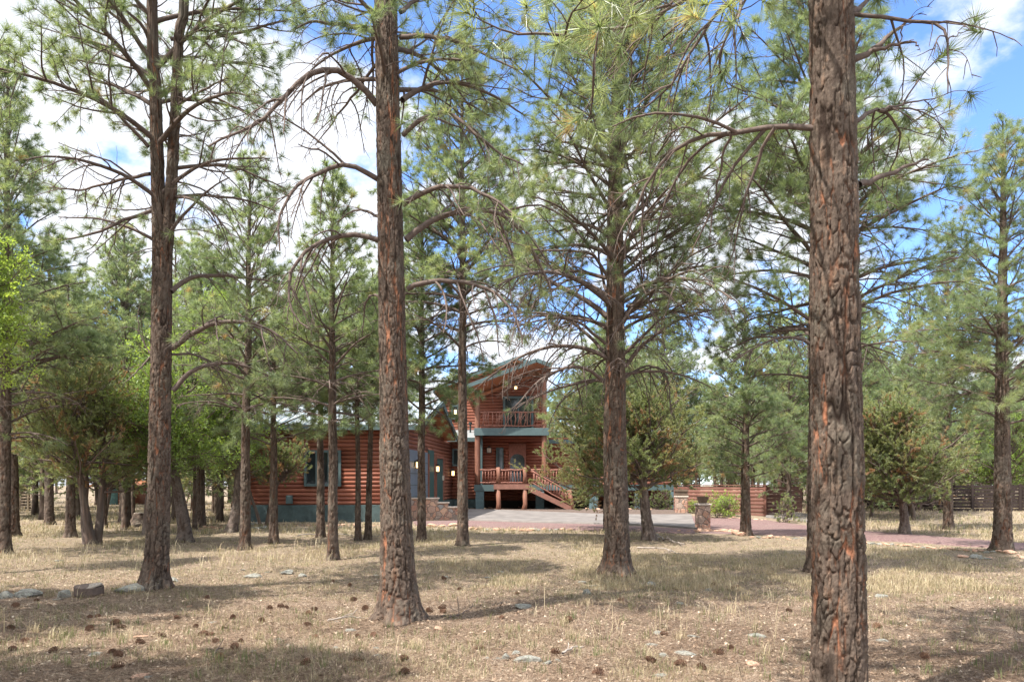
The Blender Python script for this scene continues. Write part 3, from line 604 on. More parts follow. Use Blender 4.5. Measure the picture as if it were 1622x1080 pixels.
def house():
    GY, GX0, GX1 = 30.0, X(393, 30), -4.6
    e = empty('log_house', (0, 38, .2), 'two storey red log house with teal trim, balcony and metal roof behind the pines', 'house'); e.location = (0, 0, 0)
    Zf, Ze = .70, 3.95
    # garage wing, front
    wx0, wx1 = X(483, GY), X(541, GY); wz0, wz1 = Z(770, GY), Z(713, GY)
    m = MB(); m.box(GX0+.06, GX1-.06, GY+.02, GY+.3, Zf, Ze+.02); logs(m, (GX0, GY), (GX1, GY), Zf, Ze, .175, (0, -1), [(wx0-GX0, wx1-GX0, wz0, wz1)]); m.build('front_wall', MT['log_stain'], e, True)
    m = MB(); m.box(GX0-.05, GX1+.05, GY-.12, GY+.25, -.3, Zf); m.build('foundation', MT['green_wall'], e, bevel=.02)
    frame_win(e, wx0, wx1, wz0, wz1, GY-.02, 3, .1)
    MB().box(X(461, GY)-.15, X(461, GY)+.12, GY-.25, GY-.12, .75, 1.1).build('utility_box', MT['teal_trim'], e, bevel=.03)
    # its right-hand side wall with the garage door, running back
    P0 = np.array([GX1, GY]); P1 = np.array([-3.42, 40.9]); t = (P1-P0)/np.linalg.norm(P1-P0); nr = np.array([t[1], -t[0]]); Ls = np.linalg.norm(P1-P0)
    sY = lambda y: (y-P0[1])/t[1]
    ridgeY, ridgeZ = 34.3, 5.25
    topf = lambda s: Ze+(ridgeZ-Ze)*(1-abs((P0[1]+t[1]*s)-ridgeY)/(ridgeY-GY+.3)) if (P0[1]+t[1]*s) < 39 else 3.9
    gd = (sY(30.9), sY(34.6), .5, 3.05); g2 = (sY(34.75), sY(35.9), .5, 3.2); md = (sY(36.4), sY(38.1), .7, 2.85)
    m = MB(); logs(m, P0, P1, .7, 5.25, .175, nr, [gd, g2, md], topf); q = lambda s, o=0: (P0+t*s+nr*o)
    a, b = q(0.1, -.05), q(Ls, -.05); m.bar((a[0], a[1], 2.3), (b[0], b[1], 2.3), .1, 3.2); m.build('side_wall', MT['log_stain_side'], e, True)
    a, b = q(0, .04), q(Ls, .04); MB().bar((a[0], a[1], .2), (b[0], b[1], .2), .26, 1.0).build('foundation', MT['green_wall'], e)
    def panel(name, h, mat, off=.06, th=.06, lines=0):
        a, b = q(h[0], off), q(h[1], off); zc = (h[2]+h[3])/2; m = MB(); m.bar((a[0], a[1], zc), (b[0], b[1], zc), th, h[3]-h[2]); o = m.build(name, mat, e)
        if lines:
            m = MB()
            for i in range(1, lines): z = h[2]+(h[3]-h[2])*i/lines; a, b = q(h[0]+.05, off+.035), q(h[1]-.05, off+.035); m.bar((a[0], a[1], z), (b[0], b[1], z), .012, .03)
            m.build('panel_joint', MT['teal_trim'], o)
        return o
    panel('garage_door', gd, MT['garage_panel'], lines=5); panel('green_door', g2, MT['green_door'], .08); dd = panel('door', md, MT['green_door'], .07)
    m = MB()
    for s in (md[0]-.06, md[1]+.06, gd[1]+.06, g2[1]+.08): a = q(s, .1); m.bar((a[0], a[1], .7), (a[0], a[1], 3.0), .12, .12, (0, 1, 0))
    a, b = q(md[0]-.1, .1), q(md[1]+.1, .1); m.bar((a[0], a[1], 2.92), (b[0], b[1], 2.92), .12, .12); m.build('door_frame', MT['rail_wood'], e)
    a = q(md[1]-.12, .14); MB().box(a[0]-.05, a[0]+.05, a[1]-.05, a[1]+.05, 1.75, 2.0).build('door_plate', MT['cap_stone'], dd)
    a = q(sY(32.0), .08); lantern(e, a[0], a[1], 2.45, 1.0, nr)
    for yy in (36.2, 40.2): a = q(sY(yy), .08); lantern(e, a[0], a[1], Z(741 if yy < 39 else 748, yy), 1.0, nr)
    # garage roof: ridge along x, overhanging the side wall
    def slab(pts, th): return [np.array(p, float) for p in pts], th
    def roof_plane(name, p, th, mat, parent):
        p = [np.array(v, float) for v in p]; m = MB(); V = p+[v-[0, 0, th] for v in p]; m.add(V, [(0, 1, 2, 3), (7, 6, 5, 4), (0, 4, 5, 1), (1, 5, 6, 2), (2, 6, 7, 3), (3, 7, 4, 0)]); return m.build(name, mat, parent)
    xl = GX0-.6; rf = roof_plane('roof', [(xl, GY-.55, 3.98), (-3.72, GY-.55, 3.98), (-3.3, ridgeY, 5.42), (xl, ridgeY, 5.42)], .05, MT['metal_roof'], e)
    roof_plane('roof', [(-3.3, ridgeY, 5.421), (-2.95, 38.9, 4.0), (xl, 38.9, 4.0), (xl, ridgeY, 5.421)], .05, MT['metal_roof'], e)
    m = MB()
    for i in range(28): xx = xl+.2+i*.32; m.bar((xx, GY-.55, 4.0), (xx, ridgeY-.02, 5.44), .03, .05) if xx < -3.6 else None
    m.build('roof_seam', MT['metal_roof'], rf)
    m = MB(); m.bar((xl, GY-.58, 3.86), (-3.70, GY-.58, 3.86), .05, .2); m.bar((-3.69, GY-.6, 3.86), (-3.26, ridgeY, 5.33), .06, .24); m.bar((-3.26, ridgeY, 5.33), (-2.9, 39, 3.9), .06, .26); m.build('fascia', MT['teal_trim'], e)
    roof_plane('soffit', [(xl, GY-.5, 3.88), (-3.78, GY-.5, 3.88), (-3.36, ridgeY, 5.3), (xl, ridgeY, 5.3)], .04, MT['soffit_wood'], e)
    roof_plane('soffit', [(-3.36, ridgeY, 5.3), (-3.01, 38.8, 3.9), (xl, 38.8, 3.9), (xl, ridgeY, 5.3)], .04, MT['soffit_wood'], e)
    # main body between garage and tower
    wy = 41.0; wx = (-3.5, -1.9); w0 = X(717, wy), X(728, wy), Z(738, wy), Z(711, wy)
    m = MB(); m.box(wx[0]-1.5, wx[1], wy+.02, wy+.3, .3, 4.0); logs(m, (wx[0], wy), (wx[1], wy), .7, 4.0, .175, (0, -1), [(w0[0]-wx[0], w0[1]-wx[0], w0[2], w0[3])]); m.build('entry_wall', MT['log_stain'], e, True)
    frame_win(e, *w0, wy-.02, 1, .07); MB().box(wx[0], wx[1], wy-.1, wy+.02, -.1, .7).build('foundation', MT['green_wall'], e)
    roof_plane('lower_roof', [(-3.6, 40.2, 4.12), (-1.95, 40.2, 4.12), (-1.95, 43.0, 4.75), (-3.6, 43.0, 4.75)], .05, MT['metal_roof'], e); MB().box(-3.6, -1.95, 40.14, 40.2, 3.9, 4.12).build('fascia', MT['teal_trim'], e)
    wy2 = 43.0; u0 = X(715, wy2), X(727, wy2), Z(664, wy2), Z(642, wy2)
    m = MB(); m.box(-3.9, 1.3, wy2+.04, wy2+.3, 3.8, 6.2); logs(m, (-3.9, wy2), (1.3, wy2), 4.7, 8.6, .175, (0, -1), [(u0[0]+3.9, u0[1]+3.9, u0[2], u0[3])], lambda q: 8.8-.375*abs(q-3.9-.3)); m.build('upper_wall', MT['log_stain'], e, True)
    frame_win(e, *u0, wy2-.02, 1, .08); lantern(e, X(722, wy2), wy2-.1, Z(652, wy2), 1.0)
    m = MB(); m.rod([(X(745, 42), 42, 4.5), (X(745, 42), 42, 5.0)], .05, 8); m.rod([(X(745, 42), 42, 5.0), (X(745, 42), 42, 5.12)], .1, 8); m.build('roof_vent', MT['pipe_dark'], e)
    # tower porch
    Yf, Yw = 39.5, 41.5; pk = (1.3, 8.12); sl = .375; xr = 2.1
    top = lambda x: pk[1]-sl*abs(x-pk[0])
    X0, X1 = -1.95, 1.85; door = (X(806, Yw), X(833, Yw), 1.5, Z(703, Yw)); sd = (X(786, Yw), X(797.5, Yw), Z(746, Yw), Z(709, Yw)); fd = (X(797, Yw), X(845, Yw), 4.6, Z(628, Yw))
    rel = lambda h: (h[0]-X0, h[1]-X0, h[2], h[3])
    m = MB(); m.prism([(X0, .6), (X1, .6), (X1, top(X1)-.45), (pk[0], pk[1]-.45), (X0, top(X0)-.45)], 1, Yw+.03, Yw+.3); logs(m, (X0, Yw), (X1, Yw), .6, 8.0, .175, (0, -1), [rel(door), rel(sd), rel(fd)], lambda s: top(X0+s)-.3); m.build('tower_wall', MT['log_stain'], e, True)
    m = MB(); m.box(X1, 9.0, Yw+.035, Yw+.3, .6, 4.2); logs(m, (X1, Yw), (9.0, Yw), .6, 4.2, .175, (0, -1), [(5.6-X1, 7.0-X1, 2.2, 3.6)]); m.build('right_wall', MT['log_stain'], e, True); frame_win(e, 5.6, 7.0, 2.2, 3.6, Yw-.02, 2)
    MB().box(X0, 9.0, Yw-.12, Yw+.02, -.1, .6).build('foundation', MT['underdeck_shade'], e)  # foundation under the deck, its colour painted dark as the shade there
    MB().box(8.7, 9.0, Yw+.3, 46, 0, 4.2).build('end_wall', MT['log_stain_side'], e)
    roof_plane('roof', [(3.4, 40.9, 4.05), (9.5, 40.9, 4.05), (9.5, 44.5, 5.2), (3.4, 44.5, 5.2)], .05, MT['metal_roof'], e); MB().box(1.9, 9.5, 40.82, 40.9, 3.83, 4.05).build('fascia', MT['teal_trim'], e)
    w = frame_win(e, *fd, Yw-.02, 2, .12); MB().box(fd[0]+.7, fd[0]+1.25, Yw-.065, Yw-.052, 4.7, fd[3]-.2).build('curtain', MT['curtain'], w)
    frame_win(e, *sd, Yw-.02, 1, .07)
    dr = MB().box(door[0], door[1], Yw-.08, Yw+.02, door[2], door[3]).build('front_door', MT['rail_wood'], e)
    cx = (door[0]+door[1])/2; rr = (door[1]-door[0])/2-.08; arc = [(cx-rr, 1.7)]+[(cx+rr*cos(a), 2.9+rr*.9*sin(a)) for a in np.linspace(pi, 0, 9)]+[(cx+rr, 1.7)]
    MB().prism(arc, 1, Yw-.10, Yw-.082).build('arched_glass', MT['window_glass'], dr); MB().box(cx+rr-.12, cx+rr-.06, Yw-.16, Yw-.101, 2.4, 2.6).build('door_handle', MT['iron'], dr)
    lantern(e, X(775, Yw), Yw-.08, Z(712, Yw), 1.5, lit=False)
    # roof over it, and the second gable behind
    def gable(yf, yb, pkx, pkz, xl, xr, fh, soff=True):
        zt = lambda x: pkz-sl*abs(x-pkx)
        for a, b in ((xl, pkx), (pkx, xr)):
            roof_plane('roof', [(a, yf, zt(a)), (b, yf, zt(b)), (b, yb, zt(b)), (a, yb, zt(a))], .06, MT['metal_roof'], e)
            if soff: roof_plane('soffit', [(a, yf+.06, zt(a)-.1), (b, yf+.06, zt(b)-.1), (b, yb, zt(b)-.1), (a, yb, zt(a)-.1)], .12, MT['soffit_wood'], e)
            MB().bar((a, yf, zt(a)-fh/2+.03), (b, yf, zt(b)-fh/2+.03), .08, fh).build('fascia', MT['teal_trim'], e)
        MB().bar((xl, yf, zt(xl)-.1), (xl, yb, zt(xl)-.1), .08, .24).build('fascia', MT['teal_trim'], e)
    gable(38.4, 44, pk[0], pk[1]+.05, -2.55, xr, .2); gable(42.6, 50, .3, 9.0, -4.6, 1.6, .2)
    MB().bar((-2.5, 41.35, top(-2.5)-.38), (pk[0], 41.35, pk[1]-.38), .14, .16).build('rafter', MT['soffit_wood'], e)
    for yy in (39.3,): MB().bar((X0-.2, yy, 6.35), (X1, yy, 6.35), .01, .01).build('wire', MT['iron'], e) if False else None
    m = MB(); m.rod([(X(817, 40), 40, top(.2)-.15), (X(817, 40), 40, 7.0)], .02, 6); m.rod([(X(817, 40), 40, 7.0), (X(817, 40), 40, 6.93)], .1, 10); cl = m.build('porch_lamp', MT['iron'], e)
    m = MB(); m.rod([(X(817, 40), 40, 6.92), (X(817, 40), 40, 6.78)], .075, 10); m.build('lamp_glass', MT['lamp_glow'], cl, True)
    # posts, beams, decks
    for (xp, z0, z1) in ((X(756, Yf), 1.5, top(X(756, Yf))-.25), (1.75, 1.5, top(1.75)-.25)): MB().rod([(xp, Yf, z0+(z1-z0)*i/8) for i in range(9)], .14, 14, .006, 3).build('log_post', MT['post_wood'], e, True)
    MB().box(X(761, Yf)-.02, X(761, Yf)+.1, Yf+.35, Yf+.45, 1.5, 4.3).build('downspout', MT['teal_trim'], e)
    bz0, bz1 = Z(690, Yf), Z(678, Yf)
    MB().box(-2.05, 2.0, Yf-.22, Yf-.1, bz0, bz1).build('balcony_beam', MT['teal_trim'], e, bevel=.01); MB().box(-2.05, 2.0, Yf-.097, Yw-.1, bz0+.2, bz1-.01).build('balcony_deck', MT['soffit_wood'], e)
    railing(e, (-1.75, Yf-.1), (1.52, Yf-.1), bz1, Z(653, Yf), .17, 3, True); railing(e, (1.56, Yf-.1), (1.74, Yf-.1), bz1, Z(653, Yf), .06, 8, False)
    dz1 = 1.52
    MB().box(-2.05, X(783, Yf), Yf-.22, Yf-.1, 1.17, dz1).build('deck_beam', MT['teal_trim'], e); MB().box(X(838, Yf), 9.2, Yf-.22, Yf-.1, 1.22, dz1).build('deck_beam', MT['teal_trim'], e)
    MB().box(-2.05, 9.2, Yf-.097, Yw-.1, dz1-.1, dz1-.01).build('deck_floor', MT['stair_wood'], e)
    railing(e, (-1.75, Yf-.1), (X(787, Yf), Yf-.1), dz1, Z(744, Yf), .15, 4); railing(e, (X(841, Yf), Yf-.1), (5.0, Yf-.1), dz1, Z(744, Yf), .15, 5); railing(e, (5.1, Yf-.1), (9.0, Yf-.1), dz1, Z(744, Yf), .15, 6)
    # landing and stairs
    Yl = 38.3; xa, xb = X(785, Yl), X(838, Yl)
    MB().box(xa, xb, Yl-.06, Yf-.1, dz1-.2, dz1).build('landing', MT['stair_wood'], e)
    MB().box(xa-.1, xb+.02, Yl-.12, Yl-.063, dz1-.24, dz1+.03).build('landing_beam', MT['stair_wood'], e)
    for xp, lz in ((X(789, Yl), 2), (X(831, Yl), 3)):
        MB().rod([(xp, Yl, dz1), (xp+.02, Yl, dz1+.5), (xp, Yl, Z(740, Yl))], [.12, .1, .11], 10, .006, 5).build('newel_post', MT['post_wood'], e, True)
        MB().rod([(xp+(-.06 if lz == 3 else 0), Yl+.02, .05), (xp+.04, Yl+.02, .5), (xp, Yl+.02, 1.3)], [.15, .12, .13], 10, .008, 6).build('log_post', MT['post_wood'], e, True)
    railing(e, (X(791, Yl), Yl), (X(829, Yl), Yl), dz1, Z(744, Yl), .15, 7)
    xs0, xs1 = xb, X(908, Yl)-.1; n = 8; run = (xs1-xs0)/n; rise = (dz1-.22)/n
    m = MB()
    for i in range(n): z = dz1-rise*(i+1); m.box(xs0+i*run, xs0+(i+1)*run+.04, Yl, Yl+1.0, z-.04, z)
    st = m.build('stair_tread', MT['stair_wood'], e)
    m = MB()
    for yy in (Yl-.05, Yl+1.05): m.bar((xs0-.02, yy, dz1-.2), (xs1+.02, yy, .22), .06, .26)
    m.build('stringer', MT['stair_wood'], e)
    railing(e, (xb+.12, Yl-.02), (xs1, Yl-.02), dz1+.02, Z(745, Yl), .15, 9, slope=-(dz1-.3), name='stair_rail'); railing(e, (xb+.12, Yl+1.05), (xs1, Yl+1.05), dz1+.02, Z(745, Yl), .15, 10, slope=-(dz1-.3), name='stair_rail')
    MB().rod([(xs1+.12, Yl, .05), (xs1, Yl, .7), (xs1-.1, Yl, 1.25)], [.13, .1, .1], 10, .006, 5).build('newel_post', MT['post_wood'], e, True)
    for xp in (-1.75, X(855, Yf), X(940, Yf), X(1012, Yf), X(1068, Yf)): MB().box(xp-.23, xp+.23, Yf-.2, Yf+.22, 0, 1.16).build('block_pier', MT['teal_block'], e, bevel=.02)
    return e
house()

def stone_wall():
    d = 31.0; e = empty('retaining_wall', (X(690, d), d, 0), 'stepped flagstone retaining wall with pale caps beside the garage', 'wall'); g = g1(X(690, d), d)
    xs = [X(640, d), X(693, d), X(709, d), X(726, d)]; zs = [Z(788, d), Z(795, d), Z(802, d)]; y = d
    m = MB(); c = MB()
    for i in range(3):
        x0, x1 = xs[i]-X(690, d), xs[i+1]-X(690, d); z = zs[i]; m.box(x0, x1, 0, .45, -.3, z-.06); c.box(x0-(.0 if i == 0 else -.001), x1+.05, -.04, .49, z-.058, z)
    m.build('stone_face', MT['flagstone'], e); c.build('cap', MT['cap_stone'], e, bevel=.01)
stone_wall()
def pillar(px, py, w, top, label, pot, seed):
    d = D(py); x = X(px, d); g = g1(x, d); e = empty('stone_pillar', (x, d, g), label, 'pillar'); h = Z(top, d)-g; hw = w*d/F/2
    m = MB(); m.box(-hw, hw, -hw, hw, -.2, h-.07); m.build('stone_shaft', MT['flagstone'], e, bevel=.03); MB().box(-hw-.03, hw+.03, -hw-.03, hw+.03, h-.068, h).build('cap', MT['cap_stone'], e, bevel=.015)
    return x, d, g+h
x, d, z = pillar(1113, 837, 20, 797, 'squat red flagstone pillar nearest the camera, carrying a brown tapered planter', 1, 1)
m = MB(); hw = .17; m.add([(-.11, -.11, 0), (.11, -.11, 0), (.11, .11, 0), (-.11, .11, 0), (-.18, -.18, .24), (.18, -.18, .24), (.18, .18, .24), (-.18, .18, .24), (-.15, -.15, .24), (.15, -.15, .24), (.15, .15, .24), (-.15, .15, .24), (-.14, -.14, .18), (.14, -.14, .18), (.14, .14, .18), (-.14, .14, .18)], [(0, 3, 2, 1), (0, 1, 5, 4), (1, 2, 6, 5), (2, 3, 7, 6), (3, 0, 4, 7), (4, 5, 9, 8), (5, 6, 10, 9), (6, 7, 11, 10), (7, 4, 8, 11), (8, 9, 13, 12), (9, 10, 14, 13), (10, 11, 15, 14), (11, 8, 12, 15), (12, 13, 14, 15)])
o = m.build('planter', MT['planter']); o.location = (x, d, z); tag(o, 'brown tapered square planter standing on the nearer flagstone pillar', 'planter')
x, d, z = pillar(1079, 817.5, 17, 785, 'red flagstone pillar by the deck end, with a low brown box on top', 1, 2)
m = MB(); m.box(-.28, .28, -.28, .28, 0, .1); m.box(-.25, .25, -.25, .25, .102, .2); m.box(-.28, .28, -.28, .28, .202, .3); o = m.build('planter', MT['planter'], bevel=.01); o.location = (x, d, z); tag(o, 'low banded brown box on the farther flagstone pillar beside the deck', 'planter')

def plank_fence():
    Y = 33.0; x0, x1 = X(1066, Y), X(1211, Y); g = 0.0; h = Z(770, Y)
    pL = np.array([X(1068, 36.9), 36.9]); pR = np.array([X(1211, Y), Y]); x0 = 0; x1 = float(np.linalg.norm(pR-pL))
    e = empty('plank_fence', (pL[0], pL[1], 0), 'reddish brown horizontal plank fence beside the flagstone pillars', 'fence', rz=math.atan2(pR[1]-pL[1], pR[0]-pL[0])); n = 8
    m = MB()
    for i in range(n):
        z0 = .05+(h-.05)*i/n; z1 = .05+(h-.05)*(i+1)/n-.012; m.prism([(-.03, z0), (-.05, (z0+z1)/2), (-.03, z1), (.03, z1), (.03, z0)], 0, 0, x1-x0)
    m.build('plank_panel', MT['fence_brown'], e)
    for xx in (0, (x1-x0)*.5, x1-x0-.1): MB().box(xx, xx+.14, .032, .17, -.2, h+.03).build('post', MT['fence_brown'], e)
    MB().box(x1-x0+.0, x1-x0+.12, -.07, .03, -.1, h+.02).build('corner_board', MT['fence_brown'], e)
    m = MB()
    for i in range(n): z0 = .05+(h-.05)*i/n; m.box(x1-x0+.02, x1-x0+.07, .18, 3.2, z0, z0+(h-.05)/n-.012)
    m.build('return_panel', MT['fence_brown'], e); MB().box(-.02, x1-x0+.14, -.09, .18, h+.032, h+.07).build('top_rail', MT['fence_brown'], e)
plank_fence()
def dark_fence():
    Y = 36.5; e = empty('dark_fence', (X(1512, Y), Y, 0), 'dark brown board fence behind the tall pine at the gravel path', 'fence'); h = 1.5; x1 = 7.5
    m = MB()
    for i in range(9):
        z0, z1 = h*i/9+.03, h*(i+1)/9; m.box(0, x1, -.03, .03, z0, z1)
    m.build('board_panel', MT['fence_dark'], e)
    for xx in (0.8, 3.2, 5.6, 7.4): MB().box(xx, xx+.12, -.09, -.032, -.2, h+.05).build('post', MT['fence_dark'], e)
    m = MB()
    for i in range(9):
        z0, z1 = h*i/9+.03, h*(i+1)/9; m.bar((-.02, 0, (z0+z1)/2), (-2.2, 4.5, (z0+z1)/2), .05, z1-z0)
    m.build('board_panel', MT['fence_dark'], e)
dark_fence()
def far_bits():
    d = 42.; x = X(30, d); e = empty('slatted_crate', (x, d, g1(x, d)), 'pale open slatted wood crate standing between the trunks far left', 'crate'); m = MB()
    for i in range(7): m.box(0, 1.1, 0, .05, .05+i*.17, .13+i*.17)
    for i in range(7): m.box(0, .05, .051, .9, .05+i*.17, .13+i*.17)
    m.build('slat_side', MT['pale_wood'], e)
    for xx in (0, .5, 1.02): MB().box(xx, xx+.08, -.05, -.002, -.1, 1.25).build('post', MT['pale_wood'], e)
    d = 55.; x = X(152, d); e = empty('log_cabin', (x, d, g1(x, d)), 'small far red log outbuilding seen between trunks at the left', 'shed'); m = MB(); m.box(0, 2.6, .02, 3, -.2, 1.5); logs(m, (0, 0), (2.6, 0), 0, 1.5, .2, (0, -1)); m.build('wall', MT['log_stain'], e, True)
    m = MB(); m.prism([(-.3, 1.35), (1.3, 2.0), (2.9, 1.35), (2.9, 1.45), (1.3, 2.1), (-.3, 1.45)], 1, -.4, 3.3); m.build('roof', MT['soffit_wood'], e)
    MB().box(1.0, 1.7, -.1, -.078, .0, 1.25).build('door', MT['green_door'], e)
    # burnt stump with a pale top
    d = D(833); x = X(221, d); P = [(0, 0, 0, .38), (.25, .02, 0, .28), (.5, 0.05, 0, .24)]; e = empty('tree_stump', (x, d, g1(x, d)), 'dark burnt stump with a pale stone on it beyond the left trunks', 'stump'); link('trunk', trunk_mesh('trunk', P, 3, 24, .04, .5, .03, 1.4), e)
    MB().rod([(.05, 0, .46), (.05, 0, .5)], .23, 14).build('cut_face', MT['end_grain'], e)
far_bits()

# ------------------------------------------------------------------ hero pines
A = [([(1285, 203), (1240, 200), (1180, 208), (1130, 214), (1080, 232), (1045, 262), (1020, 300), (1004, 345), (990, 380), (988, 410)], .5, .021, 0),
     ([(1228, 204), (1212, 230), (1196, 270), (1180, 320), (1168, 370), (1152, 430)], .4, .013, 0), ([(1160, 210), (1146, 245), (1136, 300), (1128, 350), (1124, 385)], .5, .010, 0),
     ([(1353, 25), (1400, 28), (1455, 34), (1490, 43), (1500, 70), (1502, 110), (1500, 150)], -.3, .014, 0), ([(1499, 62), (1515, 56), (1530, 52), (1545, 50)], .0, .005, 1.0), 
     ([(1354, 95), (1385, 78), (1415, 52), (1446, 26)], .15, .024, 0), ([(1385, 80), (1415, 72), (1448, 66), (1452, 74)], -.1, .014, 0), ([(1430, 35), (1426, 70), (1425, 95)], .1, .006, 1.0),
     ([(1357, 192), (1378, 180), (1395, 176), (1415, 190), (1424, 215), (1420, 250), (1408, 282)], .8, .016, 0), ([(1392, 176), (1430, 165), (1470, 158), (1500, 150)], .5, .009, .5),
     ([(1360, 292), (1400, 278), (1440, 262), (1472, 252)], .25, .022, 0), ([(1352, 20), (1372, 4), (1400, -30)], .3, .02, .5),
     ([(1285, -60), (1220, -40), (1160, 0), (1120, 40), (1085, 100), (1050, 150), (1000, 190)], .5, .018, .35), ([(1285, -120), (1180, -90), (1090, -20), (1040, 30), (1000, 90), (950, 130)], .9, .016, .45), ([(1200, -35), (1165, 30), (1140, 90), (1150, 130), (1200, 150)], .6, .01, .1),
     ([(1340, -60), (1240, -60), (1120, -40), (1020, -10), (940, 40), (880, 70)], -.9, .016, .8)]
hero_pine('massive near pine trunk with orange fissured bark, its base cut off by the frame', 4.8, [(1080, 1329, 82), (800, 1326, 78), (540, 1323, 75), (270, 1320, 70), (0, 1317, 65)], 11.5, A, [(5.5, 11.5, 2.3, .5, .9, 6.0, (3, 4))], 11, 'large pines in front of the house', 190, .0075, cellw=.06, amp=.019, flare=1.1, nl=.17, orgk=1.0)
B = [([(598, 53), (565, 42), (530, 40), (495, 35), (465, 48)], -.5, .03, .3), ([(598, 165), (570, 135), (540, 115), (515, 110), (480, 125), (440, 165), (405, 198), (370, 212), (330, 232)], -.8, .04, 0),
     ([(600, 285), (575, 270), (545, 262), (510, 272), (475, 290), (455, 315), (440, 360), (443, 395)], -.6, .032, 0), ([(602, 345), (580, 335), (555, 335), (533, 352)], .5, .02, 0),
     ([(603, 382), (560, 372), (520, 378), (490, 395), (465, 420), (457, 455), (463, 495), (490, 520)], -.4, .032, 0), ([(602, 470), (586, 468), (578, 490), (575, 535)], .6, .016, 0), ([(598, 100), (560, 150), (530, 190), (500, 230)], 1.0, .02, 0),
     ([(634, 60), (680, 58), (730, 68), (775, 90), (820, 112)], -.5, .03, .6), ([(636, 160), (665, 140), (700, 130), (740, 134), (780, 152), (830, 182)], .7, .035, .8), ([(637, 215), (665, 190), (700, 178), (735, 195), (780, 235), (830, 262)], -.6, .03, .5),
     ([(640, 325), (670, 305), (710, 295), (750, 300), (790, 320), (830, 352)], -.8, .033, .12), ([(642, 380), (680, 352), (720, 338), (780, 334), (820, 360), (850, 410), (872, 455)], .5, .04, .12), ([(645, 458), (690, 446), (740, 448), (785, 465), (815, 500), (828, 545)], -.5, .032, 0), ([(636, 20), (660, 0), (720, -20)], .6, .03, .8)]
hero_pine('straight large pine with rugged brown bark in front of the garage wing', 8.4, [(985, 633, 60), (900, 630, 53), (800, 627, 48), (540, 622, 43), (270, 617, 39), (0, 611, 35)], 12.5, B, [(6.2, 12.5, 2.1, .5, .9, 6.8, (3, 4))], 22, 'large pines in front of the house', 120, .011, flare=1.6, tn=.5)
C = [([(236, 232), (205, 200), (165, 160), (110, 142), (85, 110)], -.5, .03, .9), ([(238, 275), (190, 285), (130, 300), (75, 296)], .7, .028, .8), ([(240, 335), (200, 348), (140, 372), (70, 382)], -.8, .03, .7), ([(238, 120), (200, 95), (150, 70), (90, 40)], .6, .03, .9), ([(236, 60), (215, 30), (180, 5), (140, -10)], -.6, .028, .9),
     ([(270, 62), (330, 60), (390, 50), (450, 32), (500, 28)], .5, .03, .8), ([(270, 175), (310, 150), (350, 128), (380, 122)], -.6, .025, .8), ([(272, 268), (320, 262), (370, 265), (420, 285), (455, 300)], .5, .03, .7), ([(274, 310), (310, 318), (345, 345), (370, 380)], -.7, .022, .3),
     ([(272, 462), (300, 441), (345, 437), (400, 441), (445, 450)], .7, .038, .5), ([(272, 552), (310, 525), (350, 510), (400, 512), (440, 530), (470, 560)], -.6, .042, .5), ([(273, 562), (310, 562), (350, 585), (370, 620)], .8, .02, 0), ([(273, 618), (300, 590), (335, 577), (385, 578), (430, 598)], .3, .04, .5), ([(238, 560), (222, 530), (218, 500), (222, 480)], .2, .012, 0), ([(238, 565), (215, 590), (195, 610)], -.4, .015, 0)]
eC, xC, gC = hero_pine('leaning large pine forking high into two stems above a flat grey rock', 10.5, [(942, 243, 35), (880, 249, 33), (800, 252, 32), (700, 253, 31), (540, 255, 30), (400, 257, 29), (330, 251, 21), (150, 246, 18), (0, 243, 16)], 12.5, C, [(4.9, 12.3, 2.4, .66, .75, 6.0, (3, 4))], 33, 'large pines in front of the house', 96, .013, flare=1.6, tn=.45)
d = 10.5; pts = sorted([(Z(py, d)-gC, X(px, d)-xC, 0., w*d/F/2) for py, px, w in ((470, 262, 12), (380, 266, 18), (330, 270, 18), (200, 278, 16), (0, 287, 14))]); pts += [(12, pts[-1][1]+.25, 0, .02)]
z0 = pts[0][0]; me = trunk_mesh('fork_stem', [(z-z0, x, y, r) for z, x, y, r in pts], 35, 48, .02, 4, .015, 1.0); o = link('fork_stem', me, eC); o.location = (0, -.02, z0)
Dn = [([(957, 605), (940, 590), (910, 580), (880, 588), (850, 606), (820, 640), (805, 652)], -.8, .035, 0), ([(958, 560), (930, 530), (895, 505), (855, 500), (800, 502)], .6, .035, .2), ([(960, 545), (920, 512), (880, 500), (835, 495), (785, 508)], -.8, .03, .2),
      ([(961, 501), (923, 473), (870, 445), (820, 415), (795, 372), (780, 335)], .4, .05, .35), ([(963, 440), (945, 410), (930, 400), (890, 397), (845, 395), (800, 380)], -.6, .03, .5), ([(963, 470), (952, 430), (948, 390), (958, 345)], .8, .03, .6),
      ([(990, 580), (1020, 545), (1060, 515), (1100, 497), (1150, 487)], -.6, .04, .35), ([(990, 600), (1010, 585), (1038, 580), (1058, 602), (1062, 655)], .5, .022, 0), ([(990, 500), (1012, 470), (1045, 440), (1080, 428), (1120, 422), (1160, 442)], .9, .04, .6), ([(992, 485), (1020, 478), (1055, 440), (1100, 402), (1150, 380)], -.8, .035, .7),
      ([(990, 425), (1030, 390), (1080, 360), (1120, 335), (1160, 320)], .4, .038, .85), ([(988, 505), (1040, 498), (1100, 490), (1175, 494)], .9, .03, .6), ([(985, 340), (1010, 305), (1060, 270), (1095, 248)], -.7, .03, .9), ([(962, 330), (930, 310), (880, 300), (830, 290)], .5, .03, .8), ([(965, 250), (930, 235), (880, 225), (850, 232)], -.5, .03, .9)]
